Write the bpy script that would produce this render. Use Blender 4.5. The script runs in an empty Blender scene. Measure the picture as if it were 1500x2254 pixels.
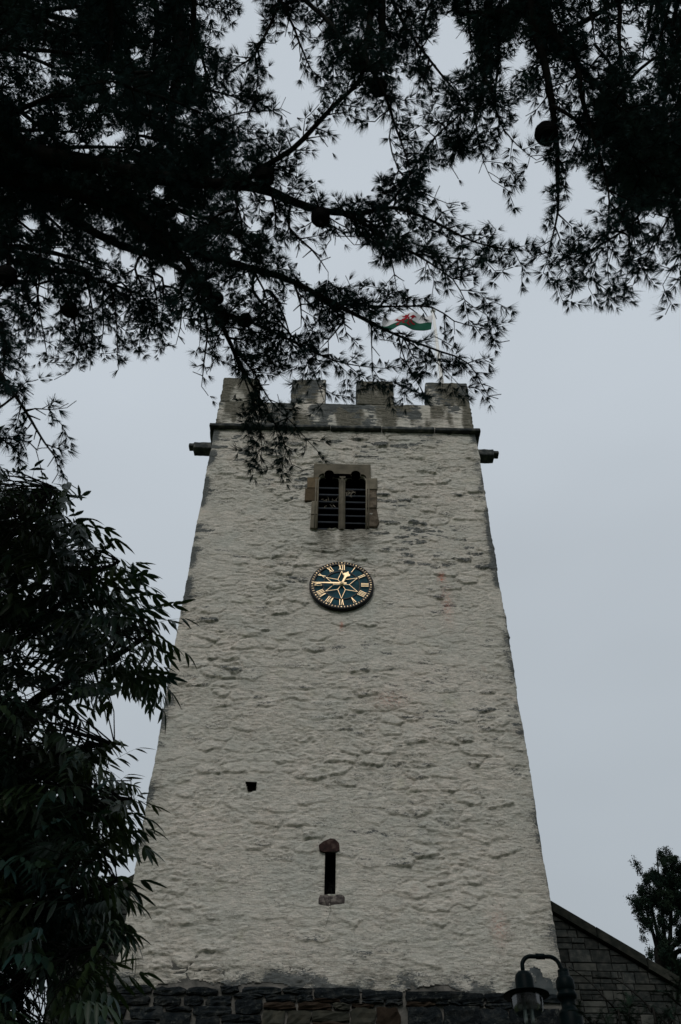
import bpy, bmesh, math, random
import numpy as np
from mathutils import Vector, Matrix

random.seed(7)
rng = np.random.default_rng(11)
S = bpy.context.scene
COL = S.collection
PI = math.pi

# ------------------------------------------------------------------ camera
FPX, PITCH, ROLL, YAW = 1965.0, math.radians(46.534), 0.0129249, 0.0089655
CAM = np.array([-0.202, -13.6, 1.6])
_F = np.array([math.sin(YAW)*math.cos(PITCH), math.cos(YAW)*math.cos(PITCH), math.sin(PITCH)])
_R0 = np.array([math.cos(YAW), -math.sin(YAW), 0.0])
_U0 = np.cross(_R0, _F)
_R = math.cos(ROLL)*_R0 + math.sin(ROLL)*_U0
_U = -math.sin(ROLL)*_R0 + math.cos(ROLL)*_U0
cd = bpy.data.cameras.new("camera")
cam = bpy.data.objects.new("camera", cd)
COL.objects.link(cam)
cam.matrix_world = Matrix(((_R[0], _U[0], -_F[0], CAM[0]), (_R[1], _U[1], -_F[1], CAM[1]),
                           (_R[2], _U[2], -_F[2], CAM[2]), (0, 0, 0, 1)))
cd.sensor_fit = 'VERTICAL'
cd.sensor_height = 36.0
cd.lens = 36.0*FPX/2254.0
cd.clip_start = 0.05
cd.clip_end = 6000
cd.dof.use_dof = True
cd.dof.focus_distance = 17.0
cd.dof.aperture_fstop = 11.0
S.camera = cam

# ------------------------------------------------------------------ world, sun, exposure
SUN_EL, SUN_AZ = math.radians(40), math.radians(190)      # azimuth clockwise from +Y
w = bpy.data.worlds.new("World")
S.world = w
w.use_nodes = True
nt = w.node_tree
nt.nodes.clear()
wo = nt.nodes.new('ShaderNodeOutputWorld')
bg = nt.nodes.new('ShaderNodeBackground')
bg.inputs['Strength'].default_value = 0.10
sky = nt.nodes.new('ShaderNodeTexSky')
sky.sky_type = 'NISHITA'
sky.sun_disc = False
sky.sun_elevation = SUN_EL
sky.sun_rotation = SUN_AZ
sky.dust_density = 4.0
tc = nt.nodes.new('ShaderNodeTexCoord')
sx = nt.nodes.new('ShaderNodeSeparateXYZ')
nt.links.new(tc.outputs['Generated'], sx.inputs[0])
cr = nt.nodes.new('ShaderNodeValToRGB')                   # overcast deck: slightly brighter higher up
e = cr.color_ramp.elements
e[0].position = 0.0
e[0].color = (0.37, 0.41, 0.44, 1)
e[1].position = 1.0
e[1].color = (0.545, 0.60, 0.655, 1)
m = e.new(0.42)
m.color = (0.435, 0.482, 0.522, 1)
m = e.new(0.78)
m.color = (0.545, 0.60, 0.655, 1)
nt.links.new(sx.outputs['Z'], cr.inputs[0])
cn = nt.nodes.new('ShaderNodeTexNoise')
cn.inputs['Scale'].default_value = 1.6
cn.inputs['Detail'].default_value = 3
mp = nt.nodes.new('ShaderNodeMapping')
mp.inputs['Scale'].default_value = (1, 1, 2.5)
nt.links.new(tc.outputs['Generated'], mp.inputs[0])
nt.links.new(mp.outputs[0], cn.inputs['Vector'])
mr = nt.nodes.new('ShaderNodeMapRange')
mr.inputs['From Min'].default_value = 0.3
mr.inputs['From Max'].default_value = 0.7
mr.inputs['To Min'].default_value = 9.3
mr.inputs['To Max'].default_value = 10.5
nt.links.new(cn.outputs['Fac'], mr.inputs['Value'])
vm = nt.nodes.new('ShaderNodeVectorMath')
vm.operation = 'SCALE'
nt.links.new(cr.outputs[0], vm.inputs[0])
nt.links.new(mr.outputs[0], vm.inputs['Scale'])
mx = nt.nodes.new('ShaderNodeMix')
mx.data_type = 'RGBA'
mx.inputs[0].default_value = 0.95
nt.links.new(sky.outputs[0], mx.inputs[6])
nt.links.new(vm.outputs[0], mx.inputs[7])
nt.links.new(mx.outputs[2], bg.inputs['Color'])
nt.links.new(bg.outputs[0], wo.inputs[0])
ld = bpy.data.lights.new("sun", 'SUN')
ld.energy = 1.5
ld.angle = math.radians(28)
ld.color = (1.0, 0.95, 0.89)
lo = bpy.data.objects.new("sun", ld)
COL.objects.link(lo)
sd = Vector((math.sin(SUN_AZ)*math.cos(SUN_EL), math.cos(SUN_AZ)*math.cos(SUN_EL), math.sin(SUN_EL)))
lo.rotation_euler = sd.to_track_quat('Z', 'Y').to_euler()
lo.location = (0, -20, 40)
S.view_settings.view_transform = 'Standard'
S.view_settings.look = 'None'
S.view_settings.exposure = 0.0
S.view_settings.gamma = 1.0
S.view_settings.use_curve_mapping = False
S.cycles.max_bounces = 6
S.cycles.diffuse_bounces = 3


# ------------------------------------------------------------------ measuring helpers (photo measurements -> metres)
def ray(px, py):
    return _F*FPX + _R*(px-750.0) + _U*(1127.0-py)


def at(px, py, dist):
    d = ray(px, py)
    return CAM + d/np.linalg.norm(d)*dist


def onY(px, py, y=0.0):
    d = ray(px, py)
    t = (y-CAM[1])/d[1]
    return CAM + d*t


def to_px(P):
    d = np.asarray(P) - CAM
    z = d @ _F
    z = np.where(np.abs(z) < 1e-6, 1e-6, z)
    return 750 + FPX*(d @ _R)/z, 1127 - FPX*(d @ _U)/z


# ------------------------------------------------------------------ numpy noise
def _h(ix, iy, iz, seed=0):
    n = (ix.astype(np.int64)*374761393 + iy.astype(np.int64)*668265263 + iz.astype(np.int64)*2147483647 + seed*144665) & 0xFFFFFFFF
    n = ((n ^ (n >> 13))*1274126177) & 0xFFFFFFFF
    n = ((n ^ (n >> 16))*2246822519) & 0xFFFFFFFF
    return ((n ^ (n >> 15)) & 0xFFFFFF)/float(0xFFFFFF)


def vnoise(x, y, z=None, seed=0):
    x = np.asarray(x, float)
    y = np.asarray(y, float)
    z = np.zeros_like(x) if z is None else np.asarray(z, float)
    x0, y0, z0 = np.floor(x), np.floor(y), np.floor(z)
    fx, fy, fz = x-x0, y-y0, z-z0
    fx, fy, fz = [f*f*(3-2*f) for f in (fx, fy, fz)]
    r = 0
    for a in (0, 1):
        for b in (0, 1):
            for c in (0, 1):
                wgt = (fx if a else 1-fx)*(fy if b else 1-fy)*(fz if c else 1-fz)
                r = r + wgt*_h(x0+a, y0+b, z0+c, seed)
    return r*2-1


def fbm(x, y, z=None, o=4, seed=0):
    r, a, t = 0, 1.0, 0
    z = np.zeros_like(x) if z is None else z
    for k in range(o):
        r = r + a*vnoise(x*2**k+k*17.3, y*2**k+k*5.1, z*2**k, seed+k)
        t += a
        a *= 0.5
    return r/t*1.6


def worley(x, y, seed=0):
    """F1, F2, cell id hash, offset to nearest feature"""
    x0, y0 = np.floor(x), np.floor(y)
    F1 = np.full(x.shape, 9.0)
    F2 = np.full(x.shape, 9.0)
    idh = np.zeros(x.shape)
    idt = np.zeros(x.shape)
    dx1 = np.zeros(x.shape)
    dy1 = np.zeros(x.shape)
    z0 = np.zeros(x.shape)
    for a in (-1, 0, 1):
        for b in (-1, 0, 1):
            cx, cy = x0+a, y0+b
            jx = _h(cx, cy, z0, seed)*0.9+0.05
            jy = _h(cx, cy, z0, seed+7)*0.75+0.12
            dx, dy = x-(cx+jx), y-(cy+jy)
            d = (np.abs(dx)**2.6 + np.abs(dy)**2.6)**(1/2.6)
            n1 = d < F1
            F2 = np.where(n1, F1, np.minimum(F2, d))
            idh = np.where(n1, _h(cx, cy, z0, seed+13), idh)
            idt = np.where(n1, _h(cx, cy, z0, seed+29), idt)
            dx1 = np.where(n1, dx, dx1)
            dy1 = np.where(n1, dy, dy1)
            F1 = np.where(n1, d, F1)
    return F1, F2, idh, idt, dx1, dy1


def sst(a, b, x):
    t = np.clip((x-a)/(b-a), 0, 1)
    return t*t*(3-2*t)


# ------------------------------------------------------------------ mesh helpers
def np_mesh(name, V, Fc, k, smooth=False, attrs=None):
    """V (n,3), Fc (m,k) same-size polygons"""
    me = bpy.data.meshes.new(name)
    V = np.ascontiguousarray(V, np.float32)
    Fc = np.ascontiguousarray(Fc, np.int32)
    me.vertices.add(len(V))
    me.vertices.foreach_set('co', V.ravel())
    me.loops.add(Fc.size)
    me.loops.foreach_set('vertex_index', Fc.ravel())
    me.polygons.add(len(Fc))
    me.polygons.foreach_set('loop_start', np.arange(0, Fc.size, k, dtype=np.int32))
    me.update(calc_edges=True)
    if smooth:
        me.polygons.foreach_set('use_smooth', np.ones(len(Fc), bool))
    for an, av in (attrs or {}).items():
        at_ = me.attributes.new(an, 'FLOAT', 'POINT')
        at_.data.foreach_set('value', np.ascontiguousarray(av, np.float32))
    return me


def link(name, me, mat=None, parent=None):
    o = bpy.data.objects.new(name, me)
    COL.objects.link(o)
    if mat is not None and me is not None and len(me.materials) == 0:
        me.materials.append(mat)
    if parent is not None:
        o.parent = parent
    return o


def empty(name, loc, label, cat, group=None):
    o = bpy.data.objects.new(name, None)
    COL.objects.link(o)
    o.location = loc
    tag(o, label, cat, group)
    return o


def tag(o, label=None, cat=None, group=None, kind=None):
    if label:
        o['label'] = label
    if cat:
        o['category'] = cat
    if group:
        o['group'] = group
    if kind:
        o['kind'] = kind
    return o


class MB:
    """collects shapes into one mesh; coordinates are world, the parent's location is subtracted on build"""
    def __init__(s):
        s.v, s.f = [], []

    def add(s, vs, fs):
        b = len(s.v)
        s.v += [tuple(map(float, v)) for v in vs]
        s.f += [tuple(b+i for i in f) for f in fs]

    def box(s, c, d, M=None):
        x, y, z = [q/2 for q in d]
        vs = [Vector((i*x, j*y, k*z)) for i in (-1, 1) for j in (-1, 1) for k in (-1, 1)]
        if M is not None:
            vs = [M @ v for v in vs]
        s.add([v+Vector(c) for v in vs], [(0, 1, 3, 2), (4, 6, 7, 5), (0, 4, 5, 1), (2, 3, 7, 6), (0, 2, 6, 4), (1, 5, 7, 3)])

    def prism(s, poly, y0, y1, cham=0.0):
        """poly (x,z) counter clockwise seen from -y; front at y0 (smaller), back y1; chamfered front edge"""
        n = len(poly)
        P = np.array(poly, float)
        c = P.mean(0)
        vs, fs = [], []
        rings = []
        if cham > 0:
            ext = max(1e-6, np.abs(P-c).max(0).min())
            sc = max(0.55, 1-cham/ext)
            q = c+(P-c)*np.array([max(.5, 1-cham/max(np.abs(P[:, 0]-c[0]).max(), 1e-6)), max(.5, 1-cham/max(np.abs(P[:, 1]-c[1]).max(), 1e-6))])
            rings.append([(a, y0, b) for a, b in q])
            rings.append([(a, y0+cham*0.8, b) for a, b in P])
        else:
            rings.append([(a, y0, b) for a, b in P])
        rings.append([(a, y1, b) for a, b in P])
        for r in rings:
            vs += r
        fs.append(tuple(range(n)))
        for k in range(len(rings)-1):
            for i in range(n):
                j = (i+1) % n
                fs.append((k*n+j, k*n+i, (k+1)*n+i, (k+1)*n+j))
        fs.append(tuple(reversed(range((len(rings)-1)*n, len(rings)*n))))
        s.add(vs, fs)

    def lathe(s, prof, c, seg=28, axis=None):
        """prof [(r,z)], around vertical axis at c"""
        b = []
        M = Matrix.Identity(3) if axis is None else Vector((0, 0, 1)).rotation_difference(Vector(axis)).to_matrix()
        for r, z in prof:
            for i in range(seg):
                a = 2*PI*i/seg
                b.append(M @ Vector((r*math.cos(a), r*math.sin(a), z)) + Vector(c))
        fs = []
        for k in range(len(prof)-1):
            for i in range(seg):
                j = (i+1) % seg
                fs.append((k*seg+i, k*seg+j, (k+1)*seg+j, (k+1)*seg+i))
        s.add(b, fs)

    def tube(s, P, R, seg=8, cap=True):
        P = [Vector(p) for p in P]
        if not hasattr(R, '__len__'):
            R = [R]*len(P)
        vs, fs = [], []
        prev = None
        for i, p in enumerate(P):
            t = (P[min(i+1, len(P)-1)]-P[max(i-1, 0)])
            if t.length < 1e-9:
                t = Vector((0, 0, 1))
            t.normalize()
            if prev is None:
                u = t.orthogonal().normalized()
            else:
                u = (prev - t*prev.dot(t))
                u = u.normalized() if u.length > 1e-6 else t.orthogonal().normalized()
            prev = u
            v = t.cross(u)
            for k in range(seg):
                a = 2*PI*k/seg
                vs.append(p + (u*math.cos(a)+v*math.sin(a))*R[i])
        for i in range(len(P)-1):
            for k in range(seg):
                j = (k+1) % seg
                fs.append((i*seg+k, i*seg+j, (i+1)*seg+j, (i+1)*seg+k))
        if cap:
            fs.append(tuple(reversed(range(seg))))
            fs.append(tuple(range((len(P)-1)*seg, len(P)*seg)))
        s.add(vs, fs)

    def build(s, name, mat, parent=None, smooth=False, origin=None):
        me = bpy.data.meshes.new(name)
        off = Vector((0, 0, 0))
        p = parent
        while p is not None:
            off += p.location
            p = p.parent
        o_ = Vector(origin) if origin is not None else Vector((0, 0, 0))
        base = Vector(origin) if origin is not None else off
        me.from_pydata([tuple(Vector(v)-base) for v in s.v], [], s.f)
        me.update()
        if smooth:
            me.polygons.foreach_set('use_smooth', [True]*len(me.polygons))
        o = link(name, me, mat, parent)
        if origin is not None:
            o.location = o_-off
        return o


def rock_box(x0, x1, y0, y1, z0, z1, res=0.03, amp=0.012, seed=0, rnd=0.02, layer=0.5, bend=0.0):
    """box surface with rounded edges, displaced by layered noise. returns MB"""
    mb = MB()
    X = [x0, y0, z0]
    E = [x1-x0, y1-y0, z1-z0]
    n = [max(2, int(round(q/res))) for q in E]
    pts, idx, fs = [], {}, []

    def vid(i, j, k):
        key = (i, j, k)
        if key not in idx:
            idx[key] = len(pts)
            pts.append(key)
        return idx[key]
    for ax in range(3):
        a, b = [q for q in range(3) if q != ax]
        for side in (0, 1):
            for i in range(n[a]):
                for j in range(n[b]):
                    quad = []
                    for di, dj in ((0, 0), (1, 0), (1, 1), (0, 1)):
                        k = [0, 0, 0]
                        k[ax] = n[ax]*side
                        k[a] = i+di
                        k[b] = j+dj
                        quad.append(vid(*k))
                    flip = (side == 1) != (ax == 1)
                    fs.append(tuple(quad) if flip else tuple(reversed(quad)))
    K = np.array(pts, float)
    P = np.array(X) + K/np.array(n)*np.array(E)
    C = np.array(X)+np.array(E)/2
    H = np.array(E)/2
    inner = np.clip(P, C-H+rnd, C+H-rnd)
    d = P-inner
    L = np.linalg.norm(d, axis=1, keepdims=True)
    N = d/np.maximum(L, 1e-9)
    P2 = inner + N*rnd
    d1 = layer*fbm(P2[:, 0]*5, P2[:, 1]*5, P2[:, 2]*26, 3, seed) + (1-layer)*fbm(P2[:, 0]*7, P2[:, 1]*7, P2[:, 2]*9, 3, seed+5)
    P2 = P2 + N*(d1*amp)[:, None]
    if bend:
        P2[:, 2] += bend*fbm(P2[:, 0]*0.8, P2[:, 1]*0.8, None, 2, seed+3)
    mb.add(P2, fs)
    return mb


# ------------------------------------------------------------------ material helpers
def mat(name, rough=0.8, spec=0.3):
    m = bpy.data.materials.new(name)
    m.use_nodes = True
    b = m.node_tree.nodes['Principled BSDF']
    b.inputs['Roughness'].default_value = rough
    b.inputs['Specular IOR Level'].default_value = spec
    return m, m.node_tree, b


def N(nt, t, **kw):
    n = nt.nodes.new(t)
    for k, v in kw.items():
        if k in n.inputs:
            n.inputs[k].default_value = v
        else:
            setattr(n, k, v)
    return n


def coords(nt, scale=(1, 1, 1), world=True):
    if world:
        g = N(nt, 'ShaderNodeNewGeometry')
        out = g.outputs['Position']
    else:
        g = N(nt, 'ShaderNodeTexCoord')
        out = g.outputs['Object']
    mp = N(nt, 'ShaderNodeMapping')
    mp.inputs['Scale'].default_value = scale
    nt.links.new(out, mp.inputs[0])
    return mp.outputs[0]


def noise(nt, vec, scale, detail=4, rough=0.55, dist=0.0):
    n = N(nt, 'ShaderNodeTexNoise')
    n.inputs['Scale'].default_value = scale
    n.inputs['Detail'].default_value = detail
    n.inputs['Roughness'].default_value = rough
    n.inputs['Distortion'].default_value = dist
    nt.links.new(vec, n.inputs['Vector'])
    return n.outputs['Fac']


def ramp(nt, fac, stops):
    r = N(nt, 'ShaderNodeValToRGB')
    el = r.color_ramp.elements
    el[0].position, el[0].color = stops[0][0], tuple(stops[0][1])+(1,)
    el[1].position, el[1].color = stops[-1][0], tuple(stops[-1][1])+(1,)
    for p, c in stops[1:-1]:
        q = el.new(p)
        q.color = tuple(c)+(1,)
    nt.links.new(fac, r.inputs[0])
    return r.outputs[0]


def maprange(nt, v, a, b, c=0.0, d=1.0):
    n = N(nt, 'ShaderNodeMapRange')
    n.inputs['From Min'].default_value = a
    n.inputs['From Max'].default_value = b
    n.inputs['To Min'].default_value = c
    n.inputs['To Max'].default_value = d
    nt.links.new(v, n.inputs['Value'])
    return n.outputs[0]


def mathn(nt, op, a, b=None):
    n = N(nt, 'ShaderNodeMath', operation=op)
    n.use_clamp = False
    for i, q in enumerate((a, b)):
        if q is None:
            continue
        if isinstance(q, (int, float)):
            n.inputs[i].default_value = q
        else:
            nt.links.new(q, n.inputs[i])
    return n.outputs[0]


def mixc(nt, fac, a, b, mode='MIX'):
    n = N(nt, 'ShaderNodeMix', data_type='RGBA', blend_type=mode)
    for i, q in ((0, fac), (6, a), (7, b)):
        if isinstance(q, (int, float)):
            n.inputs[i].default_value = q
        elif isinstance(q, tuple):
            n.inputs[i].default_value = q+(1,)
        else:
            nt.links.new(q, n.inputs[i])
    return n.outputs[2]


def bump(nt, b, h, strength, dist):
    n = N(nt, 'ShaderNodeBump')
    n.inputs['Strength'].default_value = strength
    n.inputs['Distance'].default_value = dist
    nt.links.new(h, n.inputs['Height'])
    nt.links.new(n.outputs[0], b.inputs['Normal'])


def stone_mat(name, c0, c1, c2, scale=6, bs=0.6, bd=0.01, rough=0.9, stretch=(1, 1, 1), lichen=None):
    m, nt, b = mat(name, rough, 0.04)
    v = coords(nt, stretch)
    n1 = noise(nt, v, scale, 5, 0.6, 0.3)
    c = ramp(nt, n1, [(0.3, c0), (0.5, c1), (0.72, c2)])
    oi = N(nt, 'ShaderNodeObjectInfo')
    k = maprange(nt, oi.outputs['Random'], 0, 1, 0.65, 1.3)
    vm = N(nt, 'ShaderNodeVectorMath', operation='SCALE')
    nt.links.new(c, vm.inputs[0])
    nt.links.new(k, vm.inputs['Scale'])
    c = vm.outputs[0]
    if lichen:
        n2 = noise(nt, v, scale*1.7, 6, 0.7)
        c = mixc(nt, maprange(nt, n2, 0.56, 0.68), c, lichen)
    nt.links.new(c, b.inputs['Base Color'])
    h = noise(nt, v, scale*4, 6, 0.7)
    bump(nt, b, h, bs, bd)
    return m


# rendered rubble of the tower: limewash over rough stone, bare dark stone where worn
def tower_mat():
    m, nt, b = mat("limewashed_rubble", 0.95, 0.05)
    v = coords(nt)
    vs = coords(nt, (1, 1, 2.6))
    at_ = N(nt, 'ShaderNodeAttribute', attribute_name='wear')
    ta = N(nt, 'ShaderNodeAttribute', attribute_name='grime')
    sh = N(nt, 'ShaderNodeAttribute', attribute_name='rust')
    n1 = noise(nt, v, 1.1, 5, 0.62, 0.5)
    base = ramp(nt, n1, [(0.3, (0.56, 0.555, 0.505)), (0.5, (0.66, 0.612, 0.545)), (0.7, (0.72, 0.65, 0.58))])
    n2 = noise(nt, vs, 7, 7, 0.7)
    base = mixc(nt, maprange(nt, n2, 0.42, 0.68, 0.0, 0.7), base, (0.375, 0.39, 0.355))
    n2b = noise(nt, v, 2.3, 5, 0.65)
    base = mixc(nt, maprange(nt, n2b, 0.58, 0.72, 0.0, 0.4), base, (0.44, 0.445, 0.31))
    n2d = noise(nt, v, 0.45, 4, 0.6, 0.5)
    base = mixc(nt, maprange(nt, n2d, 0.42, 0.66, 0.0, 0.45), base, (0.47, 0.475, 0.43))
    n2c = noise(nt, v, 1.7, 5, 0.7, 1.0)
    base = mixc(nt, maprange(nt, n2c, 0.60, 0.72, 0.0, 0.35), base, (0.55, 0.43, 0.36))
    n4 = noise(nt, vs, 26, 6, 0.75)
    base = mixc(nt, maprange(nt, n4, 0.40, 0.64, 0.45, 0.0), base, (0.27, 0.275, 0.25))
    # hairline cracks holding dirt, running mostly level
    vc = coords(nt, (1, 1, 3.4))
    for sc_, wd_, am_ in ((5.0, 0.016, 0.75), (12.0, 0.022, 0.6)):
        nc = noise(nt, vc, sc_, 5, 0.72, 0.6)
        rdg = mathn(nt, 'ABSOLUTE', mathn(nt, 'SUBTRACT', nc, 0.5))
        gate = maprange(nt, noise(nt, v, sc_*0.45, 3, 0.6), 0.46, 0.60)
        base = mixc(nt, mathn(nt, 'MULTIPLY', maprange(nt, rdg, 0.0, wd_, am_, 0.0), gate), base, (0.13, 0.135, 0.125))
    n3 = noise(nt, vs, 20, 7, 0.8)
    f = mathn(nt, 'ADD', at_.outputs['Fac'], mathn(nt, 'MULTIPLY', mathn(nt, 'SUBTRACT', n3, 0.5), 2.2))
    f = maprange(nt, f, 0.26, 0.46)
    dark = ramp(nt, noise(nt, vs, 14, 5, 0.7), [(0.3, (0.045, 0.055, 0.06)), (0.6, (0.10, 0.108, 0.108)), (0.8, (0.20, 0.19, 0.165))])
    vl = coords(nt, (1, 1, 6.5))
    g = mathn(nt, 'ADD', ta.outputs['Fac'], mathn(nt, 'MULTIPLY', mathn(nt, 'SUBTRACT', noise(nt, vl, 5, 8, 0.8, 0.3), 0.5), 3.2))
    g = maprange(nt, g, 0.0, 0.75)
    gcol = ramp(nt, noise(nt, vs, 18, 6, 0.75), [(0.35, (0.035, 0.036, 0.03)), (0.52, (0.085, 0.082, 0.064)), (0.68, (0.21, 0.195, 0.155))])
    base = mixc(nt, mathn(nt, 'MINIMUM', g, 0.9), base, gcol)
    base = mixc(nt, mathn(nt, 'MINIMUM', mathn(nt, 'MAXIMUM', f, 0.0), 0.93), base, dark)
    r = mathn(nt, 'MULTIPLY', sh.outputs['Fac'], maprange(nt, noise(nt, v, 22, 4, 0.6), 0.4, 0.62))
    base = mixc(nt, mathn(nt, 'MINIMUM', r, 1.0), base, (0.5, 0.13, 0.075))
    n5 = noise(nt, v, 40, 3, 0.5)
    base = mixc(nt, maprange(nt, n5, 0.33, 0.26), base, (0.08, 0.085, 0.085))
    nt.links.new(base, b.inputs['Base Color'])
    h = mathn(nt, 'ADD', noise(nt, vs, 12, 8, 0.8), mathn(nt, 'MULTIPLY', noise(nt, v, 45, 6, 0.75), 0.6))
    bump(nt, b, h, 0.85, 0.05)
    return m


M_TOWER = tower_mat()
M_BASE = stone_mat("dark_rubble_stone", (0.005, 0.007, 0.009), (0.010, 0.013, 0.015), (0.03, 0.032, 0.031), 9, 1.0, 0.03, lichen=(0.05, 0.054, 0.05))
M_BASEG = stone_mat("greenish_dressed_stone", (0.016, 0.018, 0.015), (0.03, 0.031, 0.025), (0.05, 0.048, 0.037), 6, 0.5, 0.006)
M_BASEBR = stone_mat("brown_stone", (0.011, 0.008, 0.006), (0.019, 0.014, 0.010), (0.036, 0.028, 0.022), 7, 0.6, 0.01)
M_MORTAR = stone_mat("lime_mortar", (0.05, 0.053, 0.05), (0.11, 0.108, 0.10), (0.19, 0.18, 0.165), 5, 0.9, 0.02)
M_MORTARD = stone_mat("dark_mortar", (0.02, 0.024, 0.025), (0.03, 0.034, 0.034), (0.05, 0.05, 0.048), 5, 0.9, 0.02)
M_NAVE = stone_mat("nave_stone", (0.014, 0.018, 0.018), (0.028, 0.031, 0.030), (0.056, 0.057, 0.053), 9, 1.0, 0.02)
M_NAVEL = stone_mat("nave_pale_stone", (0.028, 0.031, 0.030), (0.046, 0.049, 0.045), (0.075, 0.076, 0.07), 7, 0.8, 0.01)
M_OCHRE = stone_mat("ochre_stone", (0.05, 0.036, 0.015), (0.105, 0.072, 0.024), (0.07, 0.06, 0.04), 6, 0.6, 0.01)
M_COPE = stone_mat("coping_stone", (0.009, 0.011, 0.010), (0.018, 0.020, 0.017), (0.034, 0.034, 0.029), 6, 0.6, 0.01)
M_STRING = stone_mat("weathered_string_course", (0.018, 0.022, 0.024), (0.042, 0.047, 0.048), (0.11, 0.11, 0.1), 7, 0.9, 0.012)
M_DRESS = stone_mat("dressed_window_stone", (0.062, 0.058, 0.046), (0.095, 0.086, 0.066), (0.13, 0.116, 0.09), 4, 0.4, 0.004)
M_TRAC = stone_mat("pale_tracery_stone", (0.16, 0.15, 0.12), (0.23, 0.215, 0.175), (0.29, 0.27, 0.22), 4, 0.4, 0.004)
M_DRESSB = stone_mat("brown_jamb_stone", (0.055, 0.044, 0.029), (0.085, 0.065, 0.041), (0.115, 0.09, 0.06), 5, 0.4, 0.005)
M_RUBBLEB = stone_mat("brown_rubble_jamb", (0.03, 0.03, 0.026), (0.085, 0.068, 0.05), (0.17, 0.145, 0.115), 9, 0.9, 0.015)
M_RED = stone_mat("red_slit_stone", (0.010, 0.009, 0.009), (0.026, 0.015, 0.014), (0.075, 0.055, 0.048), 10, 0.8, 0.008)
M_SILL = stone_mat("weathered_sill", (0.025, 0.022, 0.022), (0.055, 0.048, 0.046), (0.16, 0.145, 0.13), 14, 0.8, 0.008)
M_GREYS = stone_mat("bare_grey_slab", (0.028, 0.034, 0.037), (0.048, 0.056, 0.059), (0.07, 0.076, 0.077), 5, 0.5, 0.008)


def plain(name, col, rough=0.5, spec=0.4, metal=0.0, var=0.25, vs=25, bd=0.002):
    m, nt, b = mat(name, rough, spec*0.35)
    b.inputs['Metallic'].default_value = metal
    v = coords(nt, (1, 1, 1))
    n = noise(nt, v, vs, 4, 0.6)
    c = mixc(nt, maprange(nt, n, 0.3, 0.7), tuple(q*(1-var) for q in col), tuple(min(1, q*(1+var)) for q in col))
    nt.links.new(c, b.inputs['Base Color'])
    if bd:
        bump(nt, b, n, 0.3, bd)
    return m


M_VOID = plain("dark_interior", (0.004, 0.004, 0.005), 1.0, 0.0)
M_SLATE = plain("slate_louvre", (0.10, 0.11, 0.135), 0.75, 0.3, vs=18)
M_TWIG = plain("dry_twig", (0.3, 0.27, 0.22), 0.9, 0.1)
M_BLUE = plain("clock_blue_enamel", (0.0015, 0.034, 0.050), 0.55, 0.2, var=0.55, vs=6)
M_CBLACK = plain("clock_black_rim", (0.006, 0.007, 0.009), 0.4, 0.4)
M_GOLD = plain("gilding", (0.80, 0.62, 0.39), 0.5, 0.4, 0.5, 0.15, 40, 0.0)
M_LAMP = plain("dark_green_lamp_paint", (0.0012, 0.0036, 0.0042), 0.45, 0.08, var=0.3, vs=12, bd=0.001)
M_POLE = plain("white_flagpole", (0.62, 0.62, 0.6), 0.5, 0.3, var=0.06)
M_SLATER = plain("slate_roof", (0.05, 0.055, 0.062), 0.7, 0.3, vs=5)
M_LEAD = plain("lead_roof", (0.12, 0.125, 0.13), 0.7, 0.3, vs=3)
M_TUBE = plain("frosted_bulb", (0.10, 0.115, 0.115), 0.25, 0.6, var=0.05, bd=0)
M_BARK = plain("dark_bark", (0.012, 0.012, 0.011), 0.95, 0.0, var=0.4, vs=20, bd=0.006)
M_CONE = plain("cedar_cone", (0.008, 0.008, 0.008), 0.95, 0.0, var=0.4, vs=60, bd=0.003)


def glass():
    m, nt, b = mat("lamp_glass", 0.12, 0.5)
    nt.nodes.remove(b)
    tr = N(nt, 'ShaderNodeBsdfTransparent')
    tr.inputs['Color'].default_value = (0.28, 0.34, 0.34, 1)
    gl = N(nt, 'ShaderNodeBsdfGlossy')
    gl.inputs['Roughness'].default_value = 0.15
    df = N(nt, 'ShaderNodeBsdfDiffuse')
    df.inputs['Color'].default_value = (0.2, 0.22, 0.22, 1)
    lw = N(nt, 'ShaderNodeLayerWeight')
    lw.inputs['Blend'].default_value = 0.35
    a = N(nt, 'ShaderNodeMixShader')
    nt.links.new(maprange(nt, lw.outputs['Fresnel'], 0, 1, 0.01, 0.16), a.inputs[0])
    nt.links.new(tr.outputs[0], a.inputs[1])
    nt.links.new(gl.outputs[0], a.inputs[2])
    c = N(nt, 'ShaderNodeMixShader')
    v = coords(nt)
    nt.links.new(maprange(nt, noise(nt, v, 14, 4), 0.35, 0.7, 0.0, 0.10), c.inputs[0])
    nt.links.new(a.outputs[0], c.inputs[1])
    nt.links.new(df.outputs[0], c.inputs[2])
    nt.links.new(c.outputs[0], nt.nodes['Material Output'].inputs[0])
    return m


M_GLASS = glass()


def leaf_mat(name, c0, c1, rough, trans, var_scale=2.0, spec=0.4):
    m, nt, b = mat(name, rough, spec)
    v = coords(nt)
    n = noise(nt, v, var_scale, 3)
    c = mixc(nt, maprange(nt, n, 0.35, 0.65), c0, c1)
    nt.links.new(c, b.inputs['Base Color'])
    tr = N(nt, 'ShaderNodeBsdfTranslucent')
    ct = mixc(nt, 1.0, c, (1.0, 1.0, 0.45), 'MULTIPLY')
    nt.links.new(ct, tr.inputs['Color'])
    ms = N(nt, 'ShaderNodeMixShader')
    ms.inputs[0].default_value = trans
    out = nt.nodes['Material Output']
    nt.links.new(b.outputs[0], ms.inputs[1])
    nt.links.new(tr.outputs[0], ms.inputs[2])
    nt.links.new(ms.outputs[0], out.inputs[0])
    return m


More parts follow.
